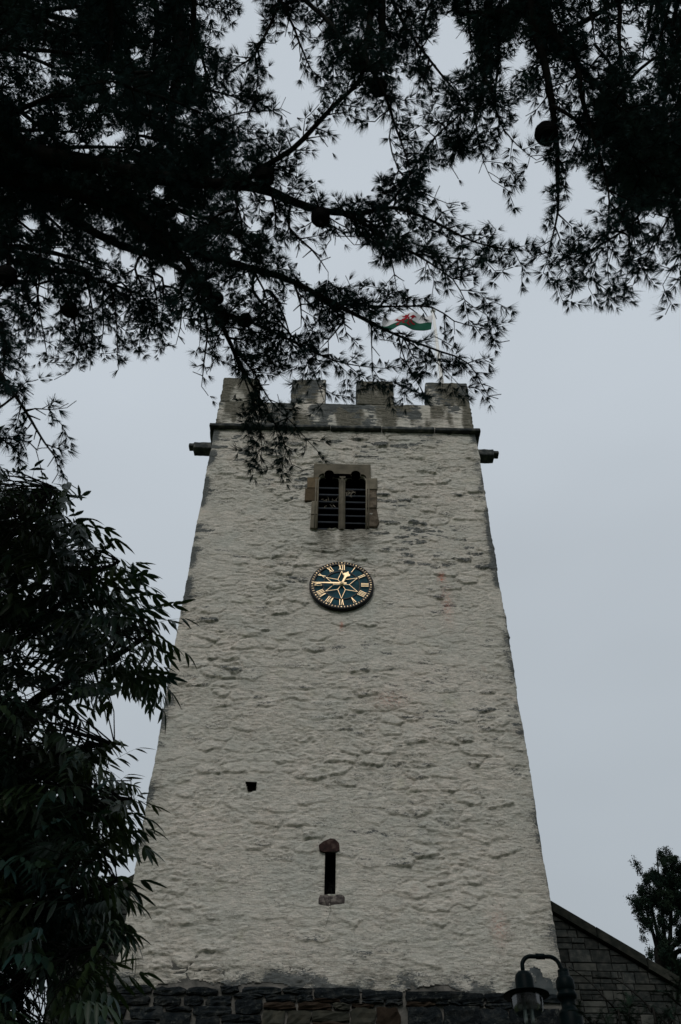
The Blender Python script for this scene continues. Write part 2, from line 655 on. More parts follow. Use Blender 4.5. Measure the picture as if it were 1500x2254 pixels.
M_NEEDLE = leaf_mat("cedar_needles", (0.016, 0.036, 0.040), (0.026, 0.048, 0.046), 0.85, 0.05, 3, 0.02)
M_LEAF = leaf_mat("pinnate_leaf", (0.010, 0.030, 0.027), (0.030, 0.048, 0.014), 0.42, 0.16, 2.5, 0.22)
M_CYP = leaf_mat("cypress_foliage", (0.007, 0.015, 0.012), (0.014, 0.023, 0.014), 0.85, 0.05, 1.5, 0.02)

# ------------------------------------------------------------------ ground
W2 = 3.21


def grass_mat():
    m, nt, b = mat("churchyard_grass", 0.95, 0.1)
    v = coords(nt)
    c = ramp(nt, noise(nt, v, 0.7, 6, 0.7), [(0.3, (0.03, 0.05, 0.018)), (0.55, (0.055, 0.075, 0.025)), (0.75, (0.08, 0.085, 0.035))])
    nt.links.new(c, b.inputs['Base Color'])
    bump(nt, b, noise(nt, v, 14, 6, 0.7), 0.8, 0.05)
    return m


mb = MB()
gx = np.concatenate([np.linspace(-1500, -60, 8), np.linspace(-50, 50, 41), np.linspace(60, 1500, 8)])
gg = [[(x, y, 0.03*float(vnoise(np.array(x*0.3), np.array(y*0.3)))) for x in gx] for y in gx]
n_ = len(gx)
mb.add([p for r in gg for p in r], [(j*n_+i, j*n_+i+1, (j+1)*n_+i+1, (j+1)*n_+i) for j in range(n_-1) for i in range(n_-1)])
tag(mb.build("ground", grass_mat(), smooth=True), kind='structure')
m_, nt_, b_ = mat("gravel_path", 0.95, 0.1)
v_ = coords(nt_)
nt_.links.new(ramp(nt_, noise(nt_, v_, 25, 5, 0.7), [(0.3, (0.07, 0.068, 0.06)), (0.7, (0.2, 0.19, 0.17))]), b_.inputs['Base Color'])
bump(nt_, b_, noise(nt_, v_, 40, 4), 0.8, 0.02)
mb = MB()
px_ = [(-1.0+0.5*math.sin(t*0.5)+0.1*t, -22+t) for t in np.linspace(0, 21.6, 24)]
vs_ = []
for x, y in px_:
    vs_ += [(x-1.1, y, 0.05), (x+1.1, y, 0.05)]
mb.add(vs_, [(2*i, 2*i+1, 2*i+3, 2*i+2) for i in range(23)])
tag(mb.build("path", m_), kind='structure')

# ------------------------------------------------------------------ tower
tower = empty("church_tower", (0, 0, 0), "tall square church tower of limewashed rubble with battlements and a dark stone base", "church tower")
TD = 6.3           # depth
ZB, ZS = 6.13, 18.86


def inside_poly(x, z, poly):
    r = np.zeros(x.shape, bool)
    n = len(poly)
    for i in range(n):
        x1, z1 = poly[i]
        x2, z2 = poly[(i+1) % n]
        c = ((z1 > z) != (z2 > z)) & (x < (x2-x1)*(z-z1)/(z2-z1+1e-12)+x1)
        r ^= c
    return r


def PP(*pts, y=0.0):
    """photo points -> (x,z) on the plane at y"""
    return [(float(onY(a, b, y)[0]), float(onY(a, b, y)[2])) for a, b in pts]


def relief(s, z):
    """height of the rendered surface over the wall plane, plus wear"""
    ws = s+0.10*fbm(s*1.5, z*1.7, None, 4, 3)+0.030*fbm(s*9, z*12, None, 3, 4)
    wz = z+0.055*fbm(s*1.3+9, z*1.8, None, 4, 5)+0.022*fbm(s*7, z*15, None, 3, 6)
    F1, F2, a, t, dx, dy = worley(ws/0.44, wz/0.22, 21)
    pl = sst(0.0, 0.22, F2-F1)
    prom = sst(0.30, 1.0, a)
    h = 0.050*prom*pl*(0.5 - 0.9*dy*(0.3+t)) - 0.014*(1-sst(0.0, 0.16, F2-F1))*sst(-0.3, 0.3, fbm(s*1.2, z*1.2, None, 2, 44))
    wear1 = sst(0.60, 0.74, t)*sst(0.02, 0.2, F2-F1)*sst(0.25, -0.2, dy)
    F1, F2, a2, t2, dx, dy2 = worley(ws/0.21+3.3, wz/0.085+1.7, 33)
    pl2 = sst(0.0, 0.18, F2-F1)
    zone = sst(-0.25, 0.35, fbm(s*0.9, z*1.1, None, 3, 41))
    h += 0.026*sst(0.35, 1, a2)*pl2*(0.5-1.1*dy2)*(0.2+0.8*zone)
    wear2 = sst(0.52, 0.60, t2)*pl2*sst(0.3, -0.1, dy2)
    h += 0.020*fbm(s*13, z*30, None, 3, 66)*sst(0.55, 0.8, t)*pl
    # flaky level ledges: sharp below, fading above
    for (fx_, fz_, am, sd_) in ((2.8, 5.5, 0.010, 51), (5.5, 15.0, 0.013, 57)):
        q = fbm(s*fx_, z*fz_, None, 4, sd_)*2.2
        fr = q-np.floor(q)
        msk = sst(-0.1, 0.4, fbm(s*1.3, z*2.1, None, 3, sd_+3))
        h += am*msk*(fr*sst(1.0, 0.86, fr))
    h += 0.010*fbm(s*10, z*22, None, 4, 61) + 0.016*fbm(s*1.1, z*1.4, None, 2, 71)
    smooth = sst(-0.1, 0.6, fbm(s*0.6+4, z*0.7, None, 3, 81))
    h = h*(1-0.55*smooth)
    up = sst(9.0, 18.0, z)
    patch = sst(-0.35, 0.35, fbm(s*0.8, z*1.5, None, 3, 91))
    pch2 = sst(0.1, 0.5, fbm(s*1.3, z*2.6, None, 4, 97))
    wear = (0.44*wear1+0.55*wear2*(0.45+0.55*pch2))*(0.3+0.7*patch)*(0.48+0.75*up)
    return h, wear


# perimeter samples: left side (back->front), front, right side
RC = 0.05
side_s = np.linspace(TD, 0.5, 42)
per = []
for q in side_s[:-1]:
    per.append((-W2, q, -1, 0))
for q in np.arange(0.5, RC, -0.025):
    per.append((-W2, q, -1, 0))
for a in np.linspace(0, PI/2, 6):
    per.append((-W2+RC-RC*math.cos(a), RC-RC*math.sin(a), -math.cos(a), -math.sin(a)))
for q in np.arange(-W2+RC+0.017, W2-RC, 0.017):
    per.append((q, 0, 0, -1))
for a in np.linspace(PI/2, 0, 6):
    per.append((W2-RC+RC*math.cos(a), RC-RC*math.sin(a), math.cos(a), -math.sin(a)))
for q in np.arange(RC+0.025, 0.5, 0.025):
    per.append((W2, q, 1, 0))
for q in side_s[::-1]:
    per.append((W2, q, 1, 0))
per = np.array(per)
seg_ = np.r_[0, np.cumsum(np.linalg.norm(np.diff(per[:, :2], axis=0), axis=1))]
zz = np.arange(5.95, ZS+0.06, 0.0165)
ns, nz = len(per), len(zz)
SS, ZZ = np.meshgrid(seg_, zz)
H_, WR = relief(SS, ZZ)
PX = np.broadcast_to(per[:, 0], SS.shape)
PY = np.broadcast_to(per[:, 1], SS.shape)
NX = np.broadcast_to(per[:, 2], SS.shape)
NY = np.broadcast_to(per[:, 3], SS.shape)
H_ = H_-0.010
# edges: keep the corners crisp but wandering
edge = np.minimum(np.abs(PX+W2), np.abs(PX-W2)) + np.abs(PY)*1.0
H_ = H_*(0.35+0.65*sst(0.0, 0.28, edge))
wob = 0.013*fbm(ZZ*1.7, np.sign(PX)*7.0, None, 4, 101)
VX = PX+NX*H_ + np.where(np.abs(PX) > W2-0.3, np.sign(PX)*wob, 0)
VY = PY+NY*H_
# worn corners, stained near string course and the window sill
en = fbm(SS*2.5, ZZ*2.2, None, 3, 111)
WR = WR + sst(0.24, 0.0, edge)*(0.42+0.85*en)*(0.5+0.5*sst(8, 15, ZZ))
GR = 0.35*sst(0.4, 0.0, edge)*(0.5+0.8*en) + 0.35*sst(ZS-0.8, ZS, ZZ)*(0.5+fbm(SS*3, ZZ*0.7, None, 3, 5))
wx = PP((757, 1170))[0]
GR = GR + 0.62*sst(1.1, 0.2, np.abs(PX-wx[0]))*sst(wx[1]-1.3, wx[1]-0.1, ZZ)*(ZZ < wx[1]+0.2)*(0.6+0.6*fbm(SS*4, ZZ*0.9, None, 3, 8))
GR = GR + 0.30*sst(6.8, 6.1, ZZ)*(0.6+fbm(SS*3, ZZ*3, None, 3, 15))
WR = WR + 0.9*sst(6.5, 6.15, ZZ)*(0.5+1.0*fbm(SS*2.2, ZZ*4, None, 3, 19))
RU = np.zeros_like(ZZ)
for (a, b, rx, rz, am) in ((972, 1272, .07, .10, 1.0), (985, 1330, .1, .5, .35), (752, 1378, .04, .09, .8), (1100, 2040, .12, .25, .3), (862, 1540, .3, .2, .25)):
    q = PP((a, b))[0]
    RU = RU + am*np.exp(-(((PX-q[0])/rx)**2+((ZZ-q[1])/rz)**2))*(PY < 0.2)
# openings
HOLES = []
WIN = PP((694, 1028), (812, 1028), (812, 1165), (692, 1165))
SLIT = PP((716, 1876), (741, 1876), (739, 1969), (714, 1968))
PUT = PP((541, 1721), (566, 1722), (565, 1739), (546, 1741))
BARE = PP((1167, 2130), (1178, 2127), (1190, 2134), (1196, 2150), (1212, 2172), (1217, 2190), (1180, 2190), (1180, 2150), (1168, 2140))
CAPST = PP((702, 1862), (712, 1854), (728, 1847), (738, 1849), (747, 1858), (748, 1872), (742, 1876), (714, 1877), (704, 1873))
SILLST = PP((698, 1968), (758, 1970), (762, 1992), (702, 1992))
cx = (VX[:-1, :-1]+VX[1:, 1:])/2
cz = (ZZ[:-1, :-1]+ZZ[1:, 1:])/2
cy = (VY[:-1, :-1]+VY[1:, 1:])/2
cut = np.zeros(cx.shape, bool)
for hp in (WIN, SLIT, PUT, BARE):
    cut |= inside_poly(cx, cz, hp) & (cy < 0.2)
rag = ZB+0.10*fbm(SS[:-1, :-1]*2.0, SS[:-1, :-1]*0+3, None, 4, 131)+0.015*fbm(SS[:-1, :-1]*12, cz*9, None, 2, 7)
cut |= cz < rag
idx = np.arange(ns*nz).reshape(nz, ns)
Q = np.stack([idx[:-1, :-1], idx[:-1, 1:], idx[1:, 1:], idx[1:, :-1]], -1)[~cut]
V = np.stack([VX, VY, ZZ], -1).reshape(-1, 3)
used = np.unique(Q)
remap = -np.ones(len(V), int)
remap[used] = np.arange(len(used))
me = np_mesh("tower_wall", V[used], remap[Q], 4, True,
             {'wear': WR.ravel()[used], 'grime': GR.ravel()[used], 'rust': RU.ravel()[used]})
link("wall", me, M_TOWER, tower)

# back wall and roof deck, and the masonry core that shows below the render
mb = MB()
mb.box((0, TD-0.16, 12.4), (2*W2-0.02, 0.3, 13.0))
mb.build("rear_wall", M_MORTAR, tower)
mb = MB()
mb.box((0, TD/2, 18.9), (2*W2-0.9, TD-0.9, 0.12))
mb.build("roof_deck", M_LEAD, tower)
mb = MB()      # core: ring of four walls up to 6.5
t_ = 0.4
mb.box((0, 0.02+t_/2, 3.28), (2*W2, t_, 6.56))
mb.box((-W2+t_/2, TD/2+t_/2, 3.28), (t_, TD-t_-0.04, 6.56))
mb.box((W2-t_/2, TD/2+t_/2, 3.28), (t_, TD-t_-0.04, 6.56))
core = mb.build("base_core", M_MORTAR, tower)

# belfry window
WZT = WIN[0][1]


def recess(poly, y0, y1, name, parent, m=M_VOID):
    """open-fronted hollow of the given outline: sides and back"""
    n = len(poly)
    vs = [(a, y0, b) for a, b in poly]+[(a, y1, b) for a, b in poly]
    fs = [(i, (i+1) % n, n+(i+1) % n, n+i) for i in range(n)]+[tuple(range(n, 2*n))]
    q = MB()
    q.add(vs, fs)
    return q.build(name, m, parent)


def arc(cx, cz, rx, rz, a0, a1, n=9):
    return [(cx+rx*math.cos(math.radians(a0+(a1-a0)*i/n)), cz+rz*math.sin(math.radians(a0+(a1-a0)*i/n))) for i in range(n+1)]


bw = recess(PP((690, 1030), (816, 1030), (812, 1172), (690, 1168)), 0.02, 0.55, "belfry_window", tower)
Zm = lambda u, v: (640+u/6.25, 1000+v/6.25)      # coordinates read from an enlarged crop
# head stone with two cusped openings along its lower edge


def head_outline(k=1.0):
    """k=1: opening at the face; smaller k: the cusped opening deeper in"""
    out = []
    ztop, zbot = PP(Zm(700, 155))[0][1], PP(Zm(700, 345))[0][1]
    xl, xr = PP(Zm(318, 300))[0][0], PP(Zm(1103, 300))[0][0]
    out.append((xl, zbot))
    for c in (532, 897):
        x0 = PP(Zm(c, 300))[0][0]
        i_ = 1-k
        out += arc(x0-0.149+0.06*i_, zbot, 0.097-0.03*i_*2, 0.147-0.07*i_*2, 180, 62, 7)
        out += arc(x0, zbot+0.120-0.05*i_, 0.115-0.06*i_*2, 0.145-0.08*i_*2, 205, -25, 12)
        out += arc(x0+0.149-0.06*i_, zbot, 0.097-0.03*i_*2, 0.147-0.07*i_*2, 118, 0, 7)
    out.append((xr, zbot))
    out.append((xr, ztop))
    out.append((xl, ztop))
    return out


def filled_prism(outline, y0, y1, name, m, parent):
    """front polygon may be concave: triangulated with bmesh"""
    bm = bmesh.new()
    vs = [bm.verts.new((a, y0, b)) for a, b in outline]
    f = bm.faces.new(vs)
    r = bmesh.ops.extrude_face_region(bm, geom=[f])
    bmesh.ops.translate(bm, vec=(0, y1-y0, 0), verts=[q for q in r['geom'] if isinstance(q, bmesh.types.BMVert)])
    bmesh.ops.triangulate(bm, faces=[q for q in bm.faces if len(q.verts) > 4])
    bmesh.ops.recalc_face_normals(bm, faces=bm.faces)
    me = bpy.data.meshes.new(name)
    bm.to_mesh(me)
    bm.free()
    return link(name, me, m, parent)


filled_prism(head_outline(1.0), -0.045, 0.012, "window_head", M_DRESS, bw)
filled_prism(head_outline(0.8), 0.013, 0.075, "window_tracery", M_TRAC, bw)
# jambs
for (a, m) in (
        ([(232, 332), (388, 332), (386, 480), (228, 480)], M_DRESSB),
        ([(203, 484), (385, 484), (378, 654), (195, 654)], M_DRESSB),
        ([(292, 658), (376, 658), (368, 846), (280, 846)], M_DRESS),
        ([(280, 850), (368, 850), (360, 1034), (268, 1030)], M_DRESS),
        ([(1036, 348), (1192, 348), (1196, 500), (1036, 500)], M_DRESS)):
    p = PP(*[Zm(*q) for q in a])
    q = MB()
    q.prism([p[0], p[3], p[2], p[1]], -0.042-random.random()*0.012, 0.20, 0.012)
    q.build("jamb_stone", m, bw)
for a in ([(1040, 508), (1186, 506), (1192, 640), (1186, 760), (1038, 762)], [(1038, 768), (1188, 766), (1204, 860), (1220, 955), (1195, 1018), (1036, 1022)]):
    p = PP(*[Zm(*q) for q in a])
    q = MB()
    q.prism(list(reversed(p)), -0.05, 0.20, 0.03)
    q.build("jamb_stone", M_RUBBLEB, bw)
# central mullion with chamfered arrises, moulded in plan
pm = PP(Zm(712, 340), Zm(708, 700), Zm(706, 1062))
for k, (za, zb) in enumerate(((pm[0][1]+0.03, pm[1][1]+0.004), (pm[1][1]-0.004, pm[2][1]+0.05))):
    xm = pm[k][0]
    q = MB()
    prof = [(-0.078, 0.16), (-0.078, 0.03), (-0.06, -0.01), (-0.03, -0.024), (-0.022, -0.042), (0.022, -0.042), (0.03, -0.024), (0.06, -0.01), (0.078, 0.03), (0.078, 0.16)]
    n = len(prof)
    q.add([(xm+a, b, za) for a, b in prof]+[(xm+a, b, zb) for a, b in prof],
          [(i, (i+1) % n, n+(i+1) % n, n+i) for i in range(n)]+[tuple(range(n)), tuple(reversed(range(n, 2*n)))])
    q.build("mullion", M_DRESS, bw)
# roll mouldings up both jambs
for (ut, ub) in ((352, 330), (382, 362), (1046, 1040), (1078, 1074)):
    a, b = onY(*Zm(ut, 345), -0.045), onY(*Zm(ub, 1020), -0.045)
    q = MB()
    q.tube([a, b], 0.017, 8)
    q.build("jamb_roll", M_DRESS, bw, True)
# louvres: six sloping slates per light
for (xa, xb, rows) in (((395, 372), (662, 658), (468, 562, 655, 748, 838, 938, 1034)), ((766, 762), (1030, 1026), (488, 576, 666, 758, 852, 950, 1048))):
    for v in rows:
        f = (v-400)/650.0
        a = PP(Zm(xa[0]+(xa[1]-xa[0])*f, v), y=0.1)[0]
        b = PP(Zm(xb[0]+(xb[1]-xb[0])*f, v), y=0.1)[0]
        zc = (a[1]+b[1])/2
        q = MB()
        q.box(((a[0]+b[0])/2, 0.20, zc+0.10), (b[0]-a[0]+0.03, 0.30, 0.026), Matrix.Rotation(math.radians(42+random.uniform(-2, 2)), 3, 'X'))
        q.build("louvre", M_SLATE, bw)
# a few nest twigs caught in the louvres
q = MB()
for i in range(34):
    cxp = random.gauss(815, 34) if i < 20 else random.uniform(420, 640)
    czp = random.gauss(540, 22) if i < 20 else random.choice((620, 712, 635, 730))
    p = np.array(onY(*Zm(cxp, czp), 0.07))
    d = np.array([random.gauss(0, 1), random.gauss(0, .3), random.gauss(0, 1)])
    d = d/np.linalg.norm(d)*random.uniform(0.02, 0.07)
    q.tube([p-d, p+d*0.2+np.array([0, 0, 0.01]), p+d], 0.0028, 4)
tag(q.build("nest_twigs", M_TWIG, bw), kind='stuff')

# slit window
sw = recess(SLIT, -0.005, 0.45, "slit_window", tower)
cap = filled_prism(CAPST, -0.030, 0.02, "lintel_stone", M_RED, sw)
SILL_LATER = True
q = MB()
pb = PP((728, 1872))[0]
q.lathe([(0.0, 0), (0.035, 0), (0.035, 0.06), (0.0, 0.06)], (pb[0], -0.026, pb[1]), 12, (0, 1, 0))
q.build("lintel_hole", M_VOID, sw)
q = MB()
for i in range(12):
    p = np.array(onY(random.uniform(716, 738), random.uniform(1950, 1968), -0.02))
    ex = np.array([random.gauss(0, .06), random.uniform(-.05, .02), random.uniform(-.02, .12)])
    q.tube([p, p+ex*0.6+np.array([0, 0, 0.01]), p+ex], 0.0022, 4)
p0 = [onY(730, 1955, -0.04), onY(728, 1985, -0.07), onY(729, 2003, -0.06), onY(723, 2020, -0.05), onY(717, 2040, -0.04)]
q.tube(p0, [0.004, 0.0035, 0.003, 0.0025, 0.0015], 4)
q.tube([onY(728, 2000, -0.06), onY(719, 1990, -0.05), onY(714, 1975, -0.04)], 0.002, 4)
tag(q.build("dry_stalks", M_BARK, sw), kind='stuff')
recess(PUT, -0.01, 0.14, "putlog_hole", tower, M_BASEBR)

# parapet, merlons, string course
zc_ = PP((750, 887))[0][1]
zt_ = 20.985


def par_attr(mbq, name, parent, seed, dark=0.6):
    P = np.array(mbq.v)
    me = bpy.data.meshes.new(name)
    me.from_pydata(mbq.v, [], mbq.f)
    me.update()
    me.polygons.foreach_set('use_smooth', [True]*len(me.polygons))
    n1 = fbm(P[:, 0]*1.8, P[:, 2]*1.2, P[:, 1]*1.8, 4, seed)
    n2 = fbm(P[:, 0]*3.5, P[:, 2]*0.8, P[:, 1]*2, 3, seed+9)
    n3 = fbm(P[:, 0]*6, P[:, 2]*18, P[:, 1]*4, 3, seed+19)
    emb = sum(sst(wd, wd*0.4, np.abs(P[:, 0]-xc_)) for xc_, wd in ((-1.55, 0.55), (0.05, 0.45), (1.68, 0.55)))*sst(zc_-0.75, zc_-0.35, P[:, 2]+0.25*n2)*(P[:, 1] < 0.3)
    for an, av in (('wear', -0.04+1.35*n1+0.6*n3+0.15*sst(zc_-0.3, zc_+0.05, P[:, 2])+0.95*emb*(0.5+n1*1.2)), ('grime', dark+1.7*n2+0.35*sst(zc_-0.1, zt_, P[:, 2])), ('rust', n1*0)):
        a_ = me.attributes.new(an, 'FLOAT', 'POINT')
        a_.data.foreach_set('value', np.ascontiguousarray(av, np.float32))
    return link(name, me, M_TOWER, parent)


par_attr(rock_box(-W2+0.02, W2-0.02, 0.012, 0.42, ZS+0.07, zc_, 0.022, 0.022, 1, 0.03, 0.75), "parapet_wall", tower, 201, 0.72)
par_attr(rock_box(-W2+0.03, -W2+0.44, 0.43, TD, ZS+0.07, zc_, 0.08, 0.02, 2, 0.03, 0.6), "parapet_wall", tower, 202)
par_attr(rock_box(W2-0.44, W2-0.03, 0.43, TD, ZS+0.07, zc_, 0.08, 0.02, 3, 0.03, 0.6), "parapet_wall", tower, 203)
par_attr(rock_box(-W2+0.45, W2-0.45, TD-0.42, TD-0.01, ZS+0.07, zc_, 0.08, 0.02, 4, 0.03, 0.6), "parapet_wall", tower, 204)
for k, (a, b, ya, yb) in enumerate(((491, 573, 832, 832), (644, 718, 834, 834), (785, 865, 835, 835), (936, 1031, 838, 841))):
    x0, x1 = PP((a, ya))[0][0], PP((b, yb))[0][0]
    if k == 0:
        x0 = -W2+0.03
    if k == 3:
        x1 = W2-0.02
    par_attr(rock_box(x0, x1, 0.0, 0.43, zc_-0.03, zt_-0.01*k+0.01, 0.022, 0.022, 10+k, 0.035, 0.75), "merlon", tower, 211+k, 1.2)
for k, (a, b) in enumerate(((1.3, 2.2), (3.1, 4.0), (4.9, TD))):
    for sx_ in (-1, 1):
        x0, x1 = sorted((sx_*(W2-0.46), sx_*(W2-0.02)))
        par_attr(rock_box(x0, x1, a, b, zc_-0.03, zt_, 0.08, 0.02, 30+k, 0.03, 0.6), "merlon", tower, 231+k)
for k, (a, b) in enumerate(((-1.55, -0.75), (0.1, 0.95))):
    par_attr(rock_box(a, b, TD-0.45, TD, zc_-0.03, zt_, 0.08, 0.02, 40+k, 0.03, 0.6), "merlon", tower, 241+k)
xs = [-W2-0.10, -1.75, -0.35, 0.9, 2.2, W2+0.11]
for i in range(5):
    a, b = xs[i]+(0.0 if i == 0 else 0.006), xs[i+1]-(0 if i == 4 else 0.006)
    dz = 0.012*math.sin(i*2.3)
    rock_box(a, b, -0.115, 0.10, ZS-0.035+dz, ZS+0.075+dz, 0.03, 0.012, 50+i, 0.022, 0.4, 0.03).build("string_course_stone", M_STRING, tower, True)
for sx_ in (-1, 1):
    x0, x1 = sorted((sx_*(W2-0.05), sx_*(W2+0.11)))
    rock_box(x0, x1, 0.105, TD+0.1, ZS-0.035, ZS+0.075, 0.05, 0.012, 60, 0.022, 0.4).build("string_course_stone", M_STRING, tower, True)
# stone waterspouts on the flanks
for sx_, (pa, pb_) in ((-1, ((416, 976), (464, 998))), (1, ((1056, 994), (1098, 1014)))):
    y = 0.9
    q0 = onY(*((pa[0], (pa[1]+pb_[1])/2) if sx_ < 0 else (pb_[0], (pa[1]+pb_[1])/2)), y)
    tip = q0[0]
    zc0 = q0[2]
    a, b = sorted((tip+(-sx_)*0.13, sx_*(W2-0.1)))
    g = rock_box(a, b, y-0.15, y+0.15, zc0-0.13, zc0+0.10, 0.04, 0.02, 70+sx_, 0.03, 0.4).build("waterspout", M_STRING, tower, True)
    a, b = sorted((tip, tip-sx_*0.16))
    rock_box(a, b, y-0.10, y+0.10, zc0+0.0, zc0+0.10, 0.03, 0.012, 75, 0.02, 0.4).build("spout_lip", M_STRING, g, True)

# dark stones of the base: measured from the photo for the top courses
Zb = lambda u, v: (180+u/1.596, 2000+v/1.596)
BST = [  # left, top, right, bottom in the enlarged crop, material
    (112, 271, 248, 298, 0), (254, 278, 366, 303, 0), (370, 281, 478, 304, 0), (488, 275, 552, 296, 0), (566, 277, 700, 300, 0), (706, 279, 812, 302, 0), (818, 282, 976, 316, 0), (985, 290, 1126, 318, 0), (1136, 296, 1412, 327, 0), (1420, 298, 1530, 330, 0), (1536, 300, 1680, 332, 0),
    (112, 304, 240, 338, 0), (248, 310, 348, 342, 0), (355, 309, 428, 340, 0), (392, 344, 528, 376, 0), (436, 308, 528, 340, 0), (538, 322, 634, 370, 0), (536, 300, 634, 317, 0), (70, 344, 160, 386, 0), (168, 345, 290, 388, 0), (296, 346, 386, 362, 0),
    (644, 304, 752, 327, 0), (757, 305, 812, 326, 0), (818, 319, 905, 330, 2), (910, 319, 975, 331, 0),
    (642, 332, 754, 355, 2), (762, 331, 878, 356, 2), (884, 334, 942, 358, 1), (948, 335, 1028, 348, 2), (985, 322, 1060, 333, 0), (1066, 322, 1128, 340, 0), (1140, 331, 1240, 343, 2), (1246, 331, 1330, 341, 0), (1336, 331, 1410, 345, 0), (1420, 334, 1530, 350, 0),
    (636, 360, 714, 420, 1), (720, 361, 806, 420, 1), (812, 362, 940, 398, 1), (812, 401, 940, 425, 2), (946, 352, 1032, 420, 1), (1038, 350, 1116, 418, 2), (1146, 348, 1264, 418, 0), (1276, 345, 1398, 418, 0), (1406, 354, 1500, 420, 0), (1506, 354, 1680, 420, 0),
    (124, 392, 262, 422, 0), (270, 366, 386, 424, 0), (394, 380, 484, 424, 0), (490, 376, 630, 402, 0), (490, 405, 630, 430, 0), (1066, 343, 1128, 346, 0),
]
mats3 = [M_BASE, M_BASEG, M_BASEBR]


def rubble(poly, y0, y1, seed, m, name, parent, amp=0.018):
    """one roughly squared stone: front face with an uneven 3x3 grid, sides going back"""
    (xa, za), (xb, zb) = poly      # left-bottom, right-top
    r_ = random.Random(seed)
    nx, nz_ = 5, 4
    vs, fs = [], []
    for j in range(nz_+1):
        for i in range(nx+1):
            u, v = i/nx, j/nz_
            x, z = xa+(xb-xa)*u, za+(zb-za)*v
            ed = (i in (0, nx)) + (j in (0, nz_))
            y = y0 + (0.0 if ed == 0 else 0.014 if ed == 1 else 0.024) + r_.uniform(-1, 1)*amp*(0.5 if ed else 1)
            if ed:
                x += r_.uniform(-.018, .018) + (0.012 if ed == 2 else 0)*(1 if i == 0 else -1)
                z += r_.uniform(-.013, .013) + (0.008 if ed == 2 else 0)*(1 if j == 0 else -1)
            vs.append((x, y, z))
    w_ = nx+1
    for j in range(nz_):
        for i in range(nx):
            fs.append((j*w_+i, j*w_+i+1, (j+1)*w_+i+1, (j+1)*w_+i))
    ring = [i for i in range(w_)]+[j*w_+nx for j in range(1, nz_+1)]+[nz_*w_+i for i in range(nx-1, -1, -1)]+[j*w_ for j in range(nz_-1, 0, -1)]
    b = len(vs)
    for r2 in ring:
        vs.append((vs[r2][0], y1, vs[r2][2]))
    n = len(ring)
    for i in range(n):
        j = (i+1) % n
        fs.append((ring[j], ring[i], b+i, b+j))
    q = MB()
    q.add(vs, fs)
    return q.build(name, m, parent, False)


for k, (a, b, c, d, mi) in enumerate(BST):
    if d-b < 6:
        continue
    p0, p1 = PP(Zb(a, d))[0], PP(Zb(c, b))[0]
    if p1[0] > W2 and p0[0] > W2-0.1:
        continue
    x1 = min(p1[0], W2+0.01)
    x0 = max(p0[0], -W2-0.01)
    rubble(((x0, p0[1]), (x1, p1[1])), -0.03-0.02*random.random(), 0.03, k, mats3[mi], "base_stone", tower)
rubble((SILLST[3], SILLST[1]), -0.016, 0.05, 901, M_SILL, "sill_stone", sw, 0.004)
z = 5.60
k = 500
while z > 3.9:
    h = random.uniform(0.17, 0.27)
    x = -W2
    while x < W2-0.05:
        L = random.uniform(0.3, 0.75)
        x1 = W2 if x+L > W2-0.25 else x+L
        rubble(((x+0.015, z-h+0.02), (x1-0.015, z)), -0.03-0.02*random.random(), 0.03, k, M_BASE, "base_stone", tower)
        x = x1
        k += 1
    z -= h
p0, p1 = PP((1160, 2192))[0], PP((1222, 2124))[0]
rubble((p0, p1), 0.004, 0.03, 77, M_GREYS, "bare_slab", tower, 0.003)

# ------------------------------------------------------------------ nave behind the tower
nave = empty("church_nave", (0, 6.3, 0), "dark stone gable end of the nave with sloping coping, behind the pale tower", "church")
NY0 = 6.34
apx, apz, slp = -0.25, 13.22, 0.63
XL, XR = -5.9, 9.0


def roofz(x):
    return apz-slp*abs(x-apx)


mb = MB()
out = [(XL, 0), (XR, 0), (XR, roofz(XR)), (apx, apz), (XL, roofz(XL))]
mb.prism(out, NY0+0.03, NY0+0.6)
mb.build("gable_core", M_MORTARD, nave)
mb = MB()
mb.box((XL+0.2, NY0+10.3, roofz(XL)/2), (0.4, 19.4, roofz(XL)))
mb.box((XR-0.2, NY0+10.3, roofz(XR)/2), (0.4, 19.4, roofz(XR)))
mb.build("side_walls", M_MORTARD, nave)
mb = MB()
for xe in (XL-0.2, XR+0.2):
    mb.add([(apx, NY0+0.55, apz-0.03), (xe, NY0+0.55, roofz(xe)-0.03), (xe, NY0+20, roofz(xe)-0.03), (apx, NY0+20, apz-0.03)], [(0, 1, 2, 3)])
mb.build("roof", M_SLATER, nave)


def clip(poly, a, b, c):
    """keep a*x+b*z<=c"""
    o = []
    for i in range(len(poly)):
        p, q = poly[i], poly[(i+1) % len(poly)]
        fp, fq = a*p[0]+b*p[1]-c, a*q[0]+b*q[1]-c
        if fp <= 0:
            o.append(p)
        if fp*fq < 0:
            t = fp/(fp-fq)
            o.append((p[0]+(q[0]-p[0])*t, p[1]+(q[1]-p[1])*t))
    return o


